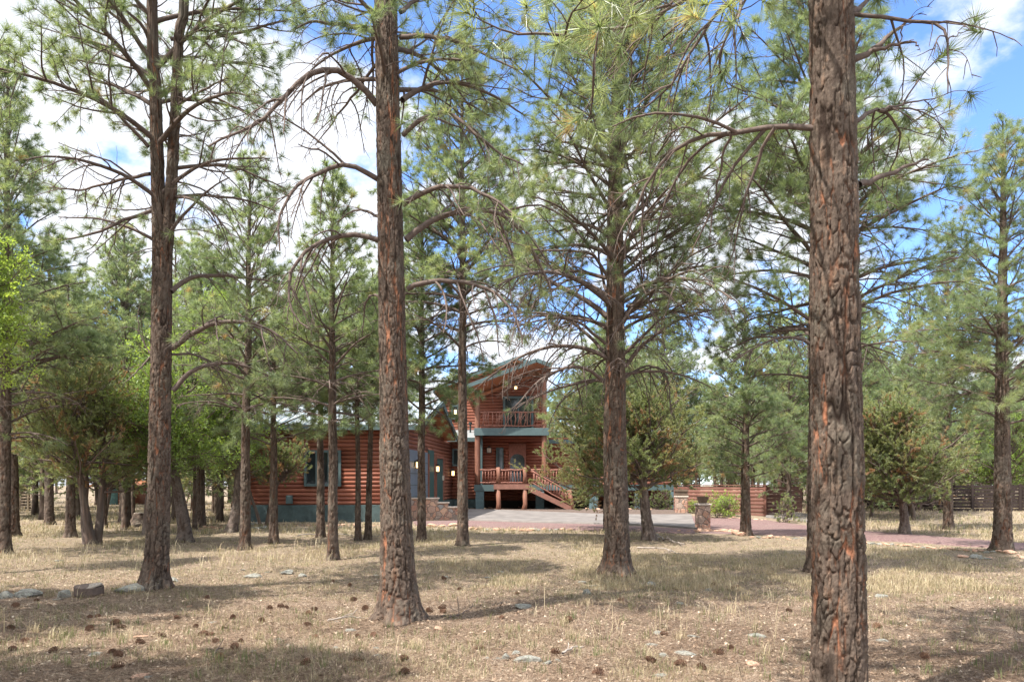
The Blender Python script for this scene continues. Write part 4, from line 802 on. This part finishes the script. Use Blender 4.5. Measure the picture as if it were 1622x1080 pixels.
hero_pine('broad full pine with many arching limbs in front of the balcony deck', 12.5, [(912, 977, 39), (850, 978, 38), (700, 974, 35), (600, 975, 31), (540, 975, 28), (330, 974, 23), (200, 976, 19), (0, 980, 12)], 12.0, Dn, [(3.3, 11.9, 2.8, .4, .95, 4.4, (3, 5))], 44, 'large pines in front of the house', 90, .015, flare=1.5, tn=.5)

# ------------------------------------------------------------------ other pines one can tell apart
G2 = 'slender pines round the house'
pine_tree('tall pine hidden behind the orange fissured near trunk', 1293, 0, 30, 12.5, 3.6, 2.5, 51, G2, 0, d=13., arch=.8, dead=4.6)
pine_tree('full conical pine with broad trunk beside the gravel path', 1588, 878, 28, 9.6, 2.9, 2.0, 52, G2, 0, arch=.45, dead=3.2, spacing=.36, tn=.5)
pine_tree('young conical pine standing before the reddish plank fence', 1181, 849, 17, 7.0, 1.7, 1.75, 53, G2, 1, arch=.25, spacing=.3, tn=.5)
pine_tree('pine with thin grey trunk right of the rugged trunk, before the balcony', 733, 866, 19, 12.6, 5.0, 2.5, 54, G2, 1, arch=.7, dead=5.6, spacing=.42)
pine_tree('slender pine between the rugged trunk and the garage lanterns', 668, 859, 15, 9.4, 3.2, 1.8, 55, G2, 1, arch=.6, dead=2.8)
pine_tree('slender pine with near clean stem before the dark wing window', 527, 885, 17, 8.3, 2.9, 1.5, 56, G2, 1, arch=.5, dead=3.6)
pine_tree('pine with straight bare stem left of the garage wing corner', 388, 870, 17, 9.4, 3.4, 2.0, 57, G2, 1, arch=.7, dead=4.2, lean=(.012, 0))
pine_tree('short pine standing at the left part of the garage wing', 434, 862, 14, 6.6, 2.7, 1.9, 58, G2, 1, arch=.5)
pine_tree('pine crossing the left edge of the dark wing window', 508, 851, 14, 7.8, 3.3, 1.9, 59, G2, 1, arch=.6)
pine_tree('thinnest pine stem right of the wing window', 567, 857, 10, 7.2, 3.2, 1.7, 60, G2, 1, arch=.5)
pine_tree('thin pine stem leaning slightly beside the rugged trunk', 583, 855, 11, 7.6, 3.4, 1.7, 61, G2, 1, arch=.5, lean=(.02, 0))
pine_tree('pine with long arching boughs at the far left edge', 6, 878, 20, 11.2, 2.6, 2.2, 62, G2, 1, arch=.8, dead=3.4, lean=(.012, 0))
pine_tree('second pine at the far left edge, behind the arching one', 21, 850, 17, 9.5, 2.6, 1.8, 63, G2, 1, arch=.6)
pine_tree('straight pine left of the forked juniper', 112, 851, 15, 7.5, 3.0, 1.7, 64, G2, 1, arch=.5)
pine_tree('pine whose crown rises behind the orange fissured trunk, right side', 1502, 838, 15, 9.6, 2.4, 2.3, 65, G2, 1, arch=.3, spacing=.34, tn=.5)
pine_tree('big bushy pine rising behind the right end of the house', 1050, 840, 15, 14, 3.0, 3.6, 66, G2, 1, d=47., arch=.3, tn=.5)
pine_tree('dense pine behind the broad full pine trunk', 968, 842, 15, 6.6, 2.6, 2.0, 67, G2, 1, d=22.5, arch=.5, spacing=.3, tn=.52)
pine_tree('full pine rising over the left half of the garage roof', 470, 833, 13, 13.5, 4.5, 2.9, 70, G2, 1, d=42., arch=.4, tn=.55)
pine_tree('tall full pine beyond the thick trunked oak', 318, 825, 15, 10.6, 3.6, 2.5, 71, G2, 1, d=27., arch=.4, tn=.5)
pine_tree('tall pine in the background left of the leaning pine', 196, 823, 15, 12.0, 3.5, 2.6, 72, G2, 1, d=29., arch=.5, tn=.5)
pine_tree('full pine rising over the right half of the garage wing', 604, 840, 12, 14, 4.5, 2.9, 73, G2, 1, d=43., arch=.4, tn=.5)
pine_tree('tall pine in the background near the left edge', 78, 823, 15, 11.0, 3.2, 2.4, 74, G2, 1, d=28., arch=.5, tn=.5)
for i, (px, py, w, H, lab) in enumerate([(165, 836, 9, 6.5, 'thin dark stem behind the forked juniper'), (199, 838, 13, 7.5, 'sturdy stem left of the burnt stump'), (308, 838, 6, 5.5, 'thin pine stem right of the thick leaning oak trunk'), (320, 835, 6, 5.8, 'thin pine stem near the fallen stones behind the left trunks'), (210, 822, 8, 7.5, 'leaning far stem just behind the burnt stump'), (338, 812, 6, 6.5, 'far leaning stem in the gap left of the garage wing'), (352, 805, 6, 7, 'far straight stem in the gap left of the garage wing'), (1300, 822, 8, 7, 'pine rising behind the gravel path at the near trunk'), (1395, 812, 8, 7.5, 'dark pine behind the rusty juniper on its left side')]):
    pine_tree(lab, px, py, w, H, H*.42, 1.6, 80+i, G2, 2, arch=.5, spacing=.4)

# junipers and oaks
G3 = 'junipers among the pines'
bush_tree('juniper_tree', 'dark forked juniper with several stems left of the leaning pine', 'juniper', (X(147, D(862)), D(862)), 4.6, 1.9, 101, G3, n=3, r0=.17, zb=.42, lod=0, brown=.18, tn=.6, nb=30)
bush_tree('juniper_tree', 'rusty brown and green juniper beyond the gravel path', 'juniper', (X(1433, D(847)), D(847)), 4.4, 2.0, 102, G3, n=1, r0=.14, zb=.3, lod=1, brown=.14, tn=.58, nb=110)
bush_tree('juniper_tree', 'brownish juniper with leaning grey trunk before the driveway', 'juniper', (X(1030, D(857)), D(857)), 4.6, 1.8, 103, G3, n=1, r0=.17, zb=.42, lod=1, brown=.15, tn=.55, lean=(-.12, 0), nb=95)
bush_tree('juniper_tree', 'bright juniper hiding the right half of the balcony', 'juniper', (X(964, 24.5), 24.5), 5.3, 2.7, 104, G3, n=1, r0=.13, zb=.27, lod=0, brown=.04, tn=.74, lean=(-.1, 0), nb=115)
bush_tree('juniper_tree', 'dense juniper before the left end of the garage wing', 'juniper', (X(418, 27), 27.), 4.2, 1.25, 105, G3, n=2, r0=.1, zb=.52, lod=1, brown=.25, tn=.4)
G4 = 'oaks among the pines'
bush_tree('oak_tree', 'lime green oak foliage at the left edge in front of the pines', 'oak', (X(-30, 12.5), 12.5), 7.7, .95, 111, G4, 'oak', n=1, r0=.10, zb=.6, lod=0, brown=0, tn=.95)
bush_tree('oak_tree', 'thick trunked oak with broken top right of the leaning pine', 'oak', (X(293, D(857)), D(857)), 4.8, 1.5, 112, G4, 'oak', n=1, r0=.185, zb=.45, lod=1, brown=0, tn=.5)
bush_tree('oak_tree', 'tall airy oak behind the leaning pine', 'oak', (X(175, 21), 23.), 9.6, 2.2, 113, G4, 'oak', n=2, r0=.14, zb=.3, lod=2, brown=0, tn=.6)
bush_tree('oak_tree', 'crooked oak trunk left of the garage wing corner', 'oak', (X(364, D(843)), D(843)), 4.6, 1.4, 114, G4, 'oak', n=1, r0=.17, zb=.5, lod=1, brown=0, tn=.5, lean=(.08, 0))
bush_tree('oak_tree', 'light green broadleaf tree behind the dark board fence', 'oak', (X(1600, 40), 41.), 5.5, 3.0, 115, G4, 'oak', n=2, r0=.14, zb=.25, lod=2, brown=0, tn=.6)

# woods behind: copies of a few trees
def woods():
    rng = random.Random(5); protos = []
    for i in range(5):
        H = 11; protos.append((pine_tree('pine in the woods behind', 811, 0, 16, H, (1.6, 3, 2.2, 3.6, 1.2)[i], (2.6, 2.4, 2.9, 2.5, 2.3)[i], 200+i, 'pines of the woods behind the house', 3, d=60+i, arch=.4, spacing=.36, r0=.14, tn=(.5, .62, .7, .55, .66)[i]), 'p'))
    for i in range(3):
        protos.append((bush_tree('juniper_tree', 'j', 'juniper', (0, 70+i), 4.6, 1.9, 220+i, 'junipers of the woods behind', n=2, r0=.12, zb=.2, lod=3, brown=.1, tn=.62), 'j'))
    protos.append((bush_tree('oak_tree', 'o', 'oak', (0, 80), 5.5, 2.4, 230, 'oaks of the woods behind', 'oak', n=2, r0=.12, zb=.25, lod=3, brown=0, tn=.5), 'o'))
    spots = []
    def free(px, d):
        if d < 30 and 1100 < px < 1622 and d > 20: return False
        if 370 < px < 1235 and d < 48: return False
        if px > 1480 and d < 41: return False
        if px < 370 and d < 30: return False
        return True
    tries = 0
    for want, pr, dr in ((36, (-120, 400), (27, 62)), (66, (1235, 1760), (27, 62)), (70, (380, 1240), (48, 80)), (110, (-260, 1880), (60, 150))):
        n0 = len(spots); tries = 0
        while len(spots) < n0+want and tries < 4000:
            tries += 1; px = rng.uniform(*pr); d = dr[0]+(dr[1]-dr[0])*rng.random()**1.1; x = X(px, d)
            if not free(px, d) or any((x-a)**2+(d-b)**2 < (1.4+.014*d)**2 for a, b, _ in spots): continue
            spots.append((x, d, px))
    used = set(); lab = {'p': 'green pine standing in the woods that close off the view', 'j': 'low green juniper standing in the woods that close off the view', 'o': 'leafy oak standing in the woods that close off the view'}
    spots.sort(key=lambda s: s[1])
    for i, (x, d, px) in enumerate(spots):
        k = rng.random(); k = k*.56 if (px < 400 and d < 50 and k < .9) else k; c = [q for q in range(9) if protos[q][1] == ('p' if k < .56 else 'j' if k < .9 else 'o')]; j = rng.choice(c); r, kind = protos[j]; sc = rng.uniform(.75, 1.15)*(1+.0022*max(0, d-50))
        if 740 < px < 900 and kind == 'p' and d < 75: sc *= .8
        z = g1(x, d)-.05; rz = rng.uniform(0, 6.28)
        if j in used: copy_thing(r, (x, d, z), rz, sc, lab[kind], {'p': 'pines of the woods behind the house', 'j': 'junipers of the woods behind the house', 'o': 'oaks of the woods behind the house'}[kind])
        else:
            used.add(j); r.location = (x, d, z); r.rotation_euler = (0, 0, rz); r.scale = (sc,)*3; r['label'] = lab[kind]; r['group'] = {'p': 'pines of the woods behind the house', 'j': 'junipers of the woods behind the house', 'o': 'oaks of the woods behind the house'}[kind]
    # neighbours outside the frame on the sunny side, part of the same stand
    for i, (x, y, s) in enumerate([(-9.5, 6.5, 1.1), (-7.2, 2.2, 1.15), (-4.6, -1.8, 1.1), (2.6, -3.5, 1.0), (7.5, 3.0, 1.0)]):
        copy_thing(protos[i % 5][0], (x, y, g1(x, y)-.03), i*1.3, s, 'pine of the stand round the viewpoint, outside the picture', 'pines round the viewpoint')
woods()

# ------------------------------------------------------------------ shrubs and plants
def shrub(label, px, py, H, R, seed, name='shrub', cat='shrub', tn=.5, kind='oak', g=0, group=None, lod=1, d=None):
    d = d or D(py); return bush_tree(name, label, cat, (X(px, d), d), H, R, seed, group, kind, n=4, r0=.02, zb=.05, lod=lod, brown=0, tn=tn, nb=12)
shrub('bright green rounded shrub in front of the plank fence', 1153, 821, .75, .6, 301, tn=.65)
shrub('small bright shrub between the two flagstone pillars', 1101, 818, .7, .3, 302, tn=.7)
shrub('leggy yellow green bush behind the brown tapered planter', 1137, 823, 1.4, .5, 303, tn=.95)
shrub('rounded sapling pine out on the grass beyond the path', 1245, 828, 1.2, .45, 304, 'pine_sapling', 'sapling', .6, 'juniper')
for i, (px, H, lab) in enumerate([(1008, 1.0, 'upright green shrub under the deck edge behind the leaning juniper'), (1042, 1.0, 'dark spiky shrub under the deck, middle of the bed'), (1058, 1.35, 'tallest spiky shrub under the deck near the farther pillar')]): shrub(lab, px, 812, H, .42, 310+i, tn=.35, kind='juniper', group='shrubs along the deck', d=38.2)

# ------------------------------------------------------------------ rocks, cones, sticks, stump
import bmesh
def rock_mesh(seed, flat=.5, mat='rock_grey', sub=4):
    bm = bmesh.new(); bmesh.ops.create_icosphere(bm, subdivisions=sub, radius=.5); V = np.array([v.co[:] for v in bm.verts]); rng = np.random.RandomState(seed)
    for _ in range(9):   # cleave facets
        nrm = norm(rng.normal(0, 1, 3)); c = rng.uniform(.24, .42); t = V@nrm-c; V = V-np.maximum(t, 0)[:, None]*nrm*.92
    V += norm(V)*((fbm(V[:, 0]*6+seed, V[:, 1]*6+V[:, 2]*5, 4, seed)-.45)*.14)[:, None]; V *= [1, rng.uniform(.65, .95), flat]
    for v, c in zip(bm.verts, V): v.co = c
    me = bpy.data.meshes.new('rock'); bm.to_mesh(me); bm.free(); me.materials.append(MT[mat]); return me
RG = [rock_mesh(i, (.35, .5, .28, .6)[i % 4]) for i in range(6)]; RR = [rock_mesh(40+i, (.5, .4, .6, .45)[i % 4], 'rock_red', 3) for i in range(6)]
def rock(me, px, py, w, label, group=None, rz=None, rnd=random.Random(3), sz=1.25, sink=.17, name='rock', d=None, dz=0):
    d = d or D(py); x = X(px, d); s = w*d/F; o = bpy.data.objects.new(name, me); COL.objects.link(o); zs = s*sz*rnd.uniform(.85, 1.15)
    o.location = (x, d, g1(x, d)+zs*(.25-sink)+dz); o.rotation_euler = (rnd.uniform(-.12, .12), rnd.uniform(-.12, .12), rnd.uniform(0, 6.28) if rz is None else rz); o.scale = (s, s*rnd.uniform(.8, 1.1), zs); return tag(o, label, 'rock', group)
rock(RG[0], 214, 944, 62, 'flat lichen grey rock at the foot of the leaning forked pine', rz=.2, sz=.8)
rock(RG[1], 103, 948, 36, 'pale rounded lichen rock left of the dark cut log'); rock(RG[2], 42, 948, 46, 'low grey flat rock nearest the left edge of the clearing', rz=0); rock(RG[3], 12, 950, 26, 'small grey rock cut by the left edge, beside the low flat rock')
rock(RG[0], 403, 914, 34, 'grey slab rock in the dry grass between leaning and straight pines', sz=.8); rock(RG[4], 455, 908, 34, 'two toned grey rock right of the grey slab in the grass', sz=.8); rock(RG[2], 478, 912, 18, 'small flat grey rock at the right end of the grass outcrop')
rock(RG[1], 275, 922, 26, 'grey rock half hidden right of the leaning pine foot', sz=.7); rock(RR[0], 300, 960, 10, 'small reddish rock among cones left of the straight pine')
rock(RG[5], 838, 1053, 48, 'flat grey green rock in the right foreground shade', rz=.1, sz=.7); rock(RG[4], 866, 1058, 22, 'small grey green rock touching the flat foreground rock'); rock(RG[2], 831, 960, 36, 'pale flat rock in front of the broad pine', sz=.6); rock(RG[3], 800, 1048, 20, 'small bluish rock left of the flat foreground rock')
rock(RG[0], 150, 1041, 32, 'pale buried rock beside the pair of cones at lower left', sz=.6); rock(RG[2], 1085, 1036, 40, 'low lichen rock between the stalks and the near trunk', sz=.6); rock(RG[4], 1052, 1040, 20, 'small grey rock left of the low lichen rock'); rock(RR[2], 1190, 1052, 26, 'rusty broken rock left of the near trunk foot', sz=.9)
rock(RG[1], 1395, 940, 30, 'mossy grey rock in shade right of the near trunk', sz=.6); rock(RG[3], 930, 942, 22, 'dark mossy rock left of the broad pine foot'); rock(RG[5], 1200, 1008, 34, 'long grey rock beyond the foreground stalks', sz=.5)
rock(RR[1], 694, 996, 20, 'reddish rock right of the straight pine foot'); rock(RG[0], 397, 1035, 20, 'white speckled stone in the foreground needles', sz=.5); rock(RR[3], 220, 1010, 34, 'low orange brown rock in the left foreground', sz=.5); rock(RR[4], 225, 1074, 34, 'orange rock cut by the lower frame edge', sz=.5)
rock(RG[3], 1000, 910, 16, 'grey stone at the foot of the broad pine'); rock(RG[4], 770, 1048, 22, 'bluish pale stone buried near the lower middle', sz=.5); rock(RG[2], 775, 915, 26, 'grey stone in the straw before the balcony pine', sz=.5)
rr = random.Random(12)
def row(pts, n, w, meshes, label, group, jit=3):
    P = resample_lin(pts, n)
    for i, (px, py) in enumerate(P):
        rock(rr.choice(meshes), px+rr.uniform(-jit, jit), py+rr.uniform(-1.2, 1.2), w*rr.uniform(.6, 1.35), label, group, sz=rr.uniform(.7, 1.2), rnd=rr)
row([(470, 832), (600, 833)], 17, 9, RR, 'reddish stone in the row along the green foundation', 'stones along the foundation'); row([(668, 834), (720, 834)], 4, 15, RR, 'flat tan stone edging the red gravel near the stepped wall', 'stones near the stepped wall')
row([(735, 837), (820, 840), (900, 839)], 18, 13, RR+RG[:2], 'pale stone edging the red gravel before the stairs', 'stones edging the gravel')
row([(1010, 841), (1100, 843)], 9, 8, RR+RG[:2], 'small stone at the drive edge by the leaning juniper', 'stones at the drive edge')
row([(1105, 843), (1160, 843), (1178, 850)], 13, 15, RR, 'tan stone piled round the nearer flagstone pillar', 'stones round the pillar')
row([(1190, 851), (1290, 855), (1380, 861), (1430, 863), (1500, 871), (1560, 878), (1622, 884)], 44, 13, RR+RG[:2], 'pale tan stone in the border of the gravel path', 'border stones of the gravel path')
row([(1520, 882), (1570, 886)], 9, 15, RR+RG, 'stone heaped at the foot of the conical pine', 'stones at the conical pine')
row([(318, 836), (350, 836)], 5, 12, RR, 'flat pale stone among the left trunks beyond the oak', 'stones beyond the oak'); row([(400, 838), (430, 836)], 12, 11, RG, 'dark grey stone in the heap at the wing corner', 'stones heaped at the wing corner', 6); row([(398, 830), (428, 829)], 8, 11, RG, 'dark grey stone atop the heap at the wing corner', 'stones atop the heap', 5)
row([(1120, 822), (1212, 824)], 12, 8, RR, 'small stone along the foot of the plank fence', 'stones along the plank fence'); row([(850, 812), (1060, 813)], 14, 10, RR+RG[:3], 'rounded stone along the deck foot', 'stones along the deck'); row([(760, 809), (850, 810)], 7, 8, RR+RG[:3], 'small stone under the entry landing', 'stones under the landing')
row([(1215, 818), (1265, 821), (1330, 828)], 14, 6, RR, 'small pale stone bordering the concrete path', 'stones by the concrete path')
for i in range(46):
    px, py = rr.uniform(0, 1622), 880+195*rr.random()**1.2; rock(rr.choice(RG), px, py, rr.uniform(7, 20)*(1+(py-880)/260), 'small half buried grey stone lying in the forest litter', 'half buried stones in the litter', sz=rr.uniform(.4, .8), sink=.2, rnd=rr)

def cone_mesh(seed, open_=1.0):
    rng = np.random.RandomState(seed); m = MB(); n = 84; ST = 1.25
    m.rod([(0, 0, -.036), (0, 0, -.01), (0, 0, .03), (0, 0, .054)], [.008, .012, .008, .002], 8)
    for i in range(n):
        t = (i+.5)/n; z = ST*(-.036+.084*t); a = i*2.39996; r = .034*math.sin(pi*min(1, .12+.9*t)**.8)**.75*open_+.004; el = radians(-20+85*t); c, s_ = cos(a), sin(a); w = .0075*(1-.45*t)
        u = np.array([c*cos(el), s_*cos(el), sin(el)]); v = np.array([-s_, c, 0]); q = np.cross(u, v); b = np.array([c*.006, s_*.006, z]); e_ = b+u*r
        m.add([b-v*.003, b+v*.003, e_+v*w-q*.0018, e_-v*w-q*.0018, e_+v*w*.8+q*.0028, e_-v*w*.8+q*.0028, e_+u*.004+q*.003], [(0, 1, 2, 3), (1, 0, 5, 4), (3, 2, 4, 5), (5, 4, 6)])
    me = bpy.data.meshes.new('pine_cone'); me.from_pydata([tuple(p) for p in np.concatenate(m.v)], [], m.f); me.materials.append(MT['cone_scale']); return me
CN = [cone_mesh(1), cone_mesh(2, .85), cone_mesh(3, 1.15)]
cpos = [(328, 949), (58, 956), (25, 965), (18, 999), (5, 1024), (20, 1036), (142, 977), (155, 976), (142, 997), (183, 987), (192, 993), (85, 1038), (177, 1039), (188, 1045), (187, 1062), (222, 1024), (248, 1005), (258, 1012), (280, 978), (310, 992), (322, 1008), (334, 1008), (342, 1023), (356, 994), (369, 977), (382, 1021), (372, 1032), (348, 1048), (414, 981), (428, 961), (445, 958), (454, 959), (489, 969), (498, 962), (488, 988), (484, 1057), (528, 919), (554, 925), (560, 949), (578, 961), (566, 1010), (592, 1008), (567, 1053), (640, 1051), (680, 965), (701, 960), (702, 966), (760, 1034), (795, 974), (820, 944), (900, 982), (1052, 1005), (1031, 1051), (1078, 1057), (1158, 1029), (1138, 1036), (1465, 1049), (947, 1075), (1112, 1062), (1390, 995), (983, 953), (1130, 925), (898, 984), (1168, 928), (1161, 930), (1250, 968), (40, 1020), (500, 1012), (640, 1075), (728, 935), (703, 918), (880, 1041)]
rc = random.Random(8)
for i, (px, py) in enumerate(cpos):
    d = D(py); x = X(px, d); o = bpy.data.objects.new('pine_cone', CN[i % 3]); COL.objects.link(o); s = rc.uniform(.62, .95); o.scale = (s,)*3; o.location = (x, d, g1(x, d)+.032*s); o.rotation_euler = (radians(rc.uniform(60, 110)), rc.uniform(-.4, .4), rc.uniform(0, 6.28)); tag(o, 'open brown pine cone lying on the needle litter', 'pine cone', 'pine cones lying on the litter')
def stick(label, pts, r, seed, mat='grey_stick'):
    rng = np.random.RandomState(seed); q = [(X(px, D(py)), D(py)) for px, py in pts]; P = resample([(x, y, g1(x, y)+r+h) for (x, y), h in zip(q, rng.uniform(0, .05, len(q)))], 14)+rng.normal(0, r*.5, (14, 3)); L = clen(P[None])
    p, d_, l, par, s = laterals(P[None], L, .2, .95, max(.12, L[0]/6), 45, lambda L, s, r_: np.full(len(s), min(.25, L[0]*.3)), rng, .3, .1); P2 = grow(p, d_, l, 4, 0., .2, rng)
    V, Q = merge_tubes([(P[None], np.linspace(r, r*.4, 14)[None], None, 7), (P2, np.full((len(P2), 5), r*.4), None, 5)]); return tag(link('fallen_stick', raw_mesh('fallen_stick', V, [Q], MT[mat], None, True)), label, 'stick')
stick('thin straight fallen stick left of the straight pine foot', [(520, 982), (550, 981), (584, 979)], .012, 1); stick('dark crooked dead branch right of the straight pine foot', [(700, 975), (725, 970), (750, 958)], .012, 2, 'twig_bark'); stick('short pale dead stick in the lower middle litter', [(890, 1045), (905, 1038), (925, 1030)], .012, 3)
stick('bleached dead branch at the foot of the leaning juniper', [(1040, 852), (1055, 858), (1085, 866)], .03, 4); stick('small dark twig on the litter near the lower left cones', [(335, 1048), (345, 1040), (352, 1033)], .008, 5, 'twig_bark'); stick('low grey branch lying in front of the dark wing foundation', [(470, 850), (520, 848), (600, 852)], .02, 6); stick('pale branch lying in the straw right of the broad pine', [(1010, 868), (1050, 872), (1075, 880)], .02, 7)
d = D(948); x = X(144, d); e = empty('cut_log', (x, d, g1(x, d)+.02), 'short dark barked log slab lying left of the leaning pine', 'log', rz=.35); m = MB(); m.rod([(-.02, 0, .0), (.0, 0, .10)], .16, 26, .004, 9); o = m.build('bark_slab', MT['twig_bark'], e); o.scale = (1.15, .8, 1.2); o = MB().rod([(0, 0, .10), (0, 0, .112)], .15, 26, .002, 4).build('cut_face', MT['end_grain'], e); o.scale = (1.13, .78, 1.1); e.rotation_euler = (radians(9), radians(-10), .3)

# ------------------------------------------------------------------ grass, stalks and litter
def ground_pts(rng, n, y0, y1, pw=1.0, x0=-40, x1=1662):
    py = y0+(y1-y0)*rng.rand(n)**pw; px = rng.uniform(x0, x1, n); d = EYE*F/(py-HOR); return X(px, d), d
def blades(x, y, per, h, w, rng, lean=.5, tint=None, curl=.6):
    n = len(x)*per; X0 = np.repeat(x, per)+rng.normal(0, .025, n)*np.repeat(1+y*.05, per); Y0 = np.repeat(y, per)+rng.normal(0, .025, n)*np.repeat(1+y*.05, per); Z0 = gz(X0, Y0)-.005; hh = np.repeat(h, per)*rng.uniform(.5, 1.2, n); a = rng.uniform(0, 2*pi, n); ln = rng.uniform(.1, 1, n)*lean
    dx, dy = np.cos(a), np.sin(a); B = np.stack([X0, Y0, Z0], 1); sd = np.stack([-dy, dx, 0*dx], 1)*(np.repeat(w, per)/2)[:, None]
    M_ = B+np.stack([dx*ln*hh*.35, dy*ln*hh*.35, hh*.6], 1); Tt = B+np.stack([dx*ln*hh*(1+curl*.3), dy*ln*hh*(1+curl*.3), hh*(1-.35*ln*curl)], 1)
    V = np.stack([B-sd, B+sd, M_+sd*.8, M_-sd*.8, Tt], 1).reshape(-1, 3); i = np.arange(n)[:, None]*5
    return V, i+[0, 1, 2, 3], i+[3, 2, 4], np.repeat(np.clip(np.repeat(tint, per)+rng.normal(0, .08, n), 0, 1), 5)
def on_hard(x, y):
    px = CX+x*F/y; py = HOR+EYE*F/y
    yn = np.interp(px, [640, 655, 740, 980, 1100, 1300, 1430, 1622, 1700], [0, 833, 836, 843, 847, 853, 860, 875, 880]); yf = np.interp(px, [1104, 1213, 1300, 1430, 1622], [800, 820, 834, 845, 860])
    return (px > 650) & (py < yn) & ((px < 1215) | (py > yf))
def grass():
    rng = np.random.RandomState(9); Vs, Q, T, A_, n0 = [], [], [], [], 0
    def put(x, y, per, h, w, lean, tint, curl=.6):
        nonlocal n0
        ok = ~on_hard(x, y) & ~((y > 28.8) & (x > X(385, 30)) & (x < 9) & (y < 48)); x, y, h, w, tint = [q[ok] for q in (x, y, h, w, tint)]
        V, q, t, a = blades(x, y, per, h, w, rng, lean, tint, curl); Vs.append(V); Q.append(q+n0); T.append(t+n0); A_.append(a); n0 += len(V)
    x, y = ground_pts(rng, 24000, 842, 935); dn = fbm(x*.5, y*.35, 3, 61); k = dn > .48; x, y = x[k], y[k]; put(x, y, 6, .05+.11*rng.rand(len(x))*sstep(.4, .6, dn[k]), .0022*y/5+.0*y, .8, .62+.2*rng.normal(0, 1, len(x)))
    x, y = ground_pts(rng, 16000, 838, 950); put(x, y, 5, .025+.05*rng.rand(len(x)), .0019*y/5, .9, np.where(rng.rand(len(x)) < .2, rng.uniform(0, .25, len(x)), .5+.25*rng.normal(0, 1, len(x))))
    x, y = ground_pts(rng, 7000, 925, 1090); dn = fbm(x*.9, y*.9, 3, 62); k = dn > .47; x, y = x[k], y[k]; put(x, y, 7, .03+.07*rng.rand(len(x)), np.full(len(x), .003), .9, np.where(rng.rand(len(x)) < .30, rng.uniform(0, .25, len(x)), .6+.2*rng.normal(0, 1, len(x))))
    x, y = ground_pts(rng, 9000, 790, 845); put(x, y, 5, .10+.12*rng.rand(len(x)), .0028*y/5, .8, .5+.25*rng.normal(0, 1, len(x)))
    x, y = ground_pts(rng, 500, 835, 1080); put(x, y, 12, np.full(len(x), .12), np.full(len(x), .0045), .55, rng.uniform(.0, .22, len(x)))
    x, y = ground_pts(rng, 40, 868, 1070); put(x, y, 44, np.full(len(x), .15), np.full(len(x), .004), 1.0, rng.uniform(.5, .9, len(x)))
    # tall thin stalks, thickest along the left band
    px = np.concatenate([rng.uniform(0, 520, 190), rng.uniform(900, 1250, 34), rng.uniform(0, 1622, 90)]); py = np.concatenate([rng.uniform(868, 900, 190), rng.uniform(930, 1010, 34), rng.uniform(850, 1060, 90)]); y = EYE*F/(py-HOR); x = X(px, y); put(x, y, 3, rng.uniform(.18, .42, len(x)), .0009*y**.8, .9, rng.uniform(.5, 1, len(x)), 1.0)
    tag(link('dry_grass', raw_mesh('dry_grass', np.concatenate(Vs), [np.concatenate(Q), np.concatenate(T)], MT['dry_grass'], {'tint': np.concatenate(A_)})), 'straw coloured dry grass tufts covering the clearing', 'grass', kind='stuff')
grass()
def litter():
    rng = np.random.RandomState(10); x, y = ground_pts(rng, 360000, 845, 1095, .85); ok = ~on_hard(x, y); x, y = x[ok], y[ok]; n = len(x); a = rng.uniform(0, pi, n); L = rng.uniform(.06, .17, n); w = .0020+.00035*y; z = gz(x, y)+.004+.012*rng.rand(n)
    dx, dy = np.cos(a)*L/2, np.sin(a)*L/2; sx, sy = -np.sin(a)*w/2, np.cos(a)*w/2; tl = rng.normal(0, .012, n)
    V = np.stack([np.stack([x-dx-sx, y-dy-sy, z-tl], 1), np.stack([x-dx+sx, y-dy+sy, z-tl], 1), np.stack([x+dx, y+dy, z+tl], 1)], 1).reshape(-1, 3)
    tn = np.clip(.45+.5*(fbm(x*1.5, y*1.5, 3, 70)-.45)+rng.normal(0, .27, n), 0, 1)
    # dead leaves and bark flakes
    m = 15000; x2, y2 = ground_pts(rng, m, 880, 1095, .8); a = rng.uniform(0, 2*pi, m); s = rng.uniform(.008, .022, m)*(1+y2*.02); z2 = gz(x2, y2)+.012; ax = np.stack([np.cos(a), np.sin(a), rng.normal(0, .35, m)], 1)*s[:, None]; bx = np.stack([-np.sin(a), np.cos(a), rng.normal(0, .35, m)], 1)*s[:, None]*.6; c = np.stack([x2, y2, z2], 1)
    V2 = np.stack([c-ax, c+bx, c+ax, c-bx], 1).reshape(-1, 3); t2 = np.repeat(rng.uniform(.1, 1, m), 4)
    T = np.arange(n*3).reshape(-1, 3); Q = np.arange(m*4).reshape(-1, 4)+n*3
    k = 1500; xs, ys = ground_pts(rng, k, 880, 1095, .8); az = rng.uniform(0, 2*pi, k); TW = grow(np.stack([xs, ys, gz(xs, ys)+.012], 1), np.stack([np.cos(az), np.sin(az), 0*az+.03], 1), rng.uniform(.06, .3, k), 4, 0., .22, rng); TW[:, :, 2] = np.maximum(TW[:, :, 2], gz(TW[:, :, 0], TW[:, :, 1])+.006)
    V3, Q3 = tube_arr(TW, np.full((k, 5), .003)*np.linspace(1.2, .5, 5)[None], 3); Q3 = Q3+n*3+m*4; V2 = np.concatenate([V2, V3]); t2 = np.concatenate([t2, np.repeat(rng.uniform(.0, .5, k), 15)]); Q = np.concatenate([Q, Q3])
    tag(link('needle_litter', raw_mesh('needle_litter', np.concatenate([V, V2]), [T, Q], MT['litter'], {'tint': np.concatenate([np.repeat(tn, 3), t2])})), 'brown fallen pine needles and bark flakes strewn over the ground', 'litter', kind='stuff')
litter()
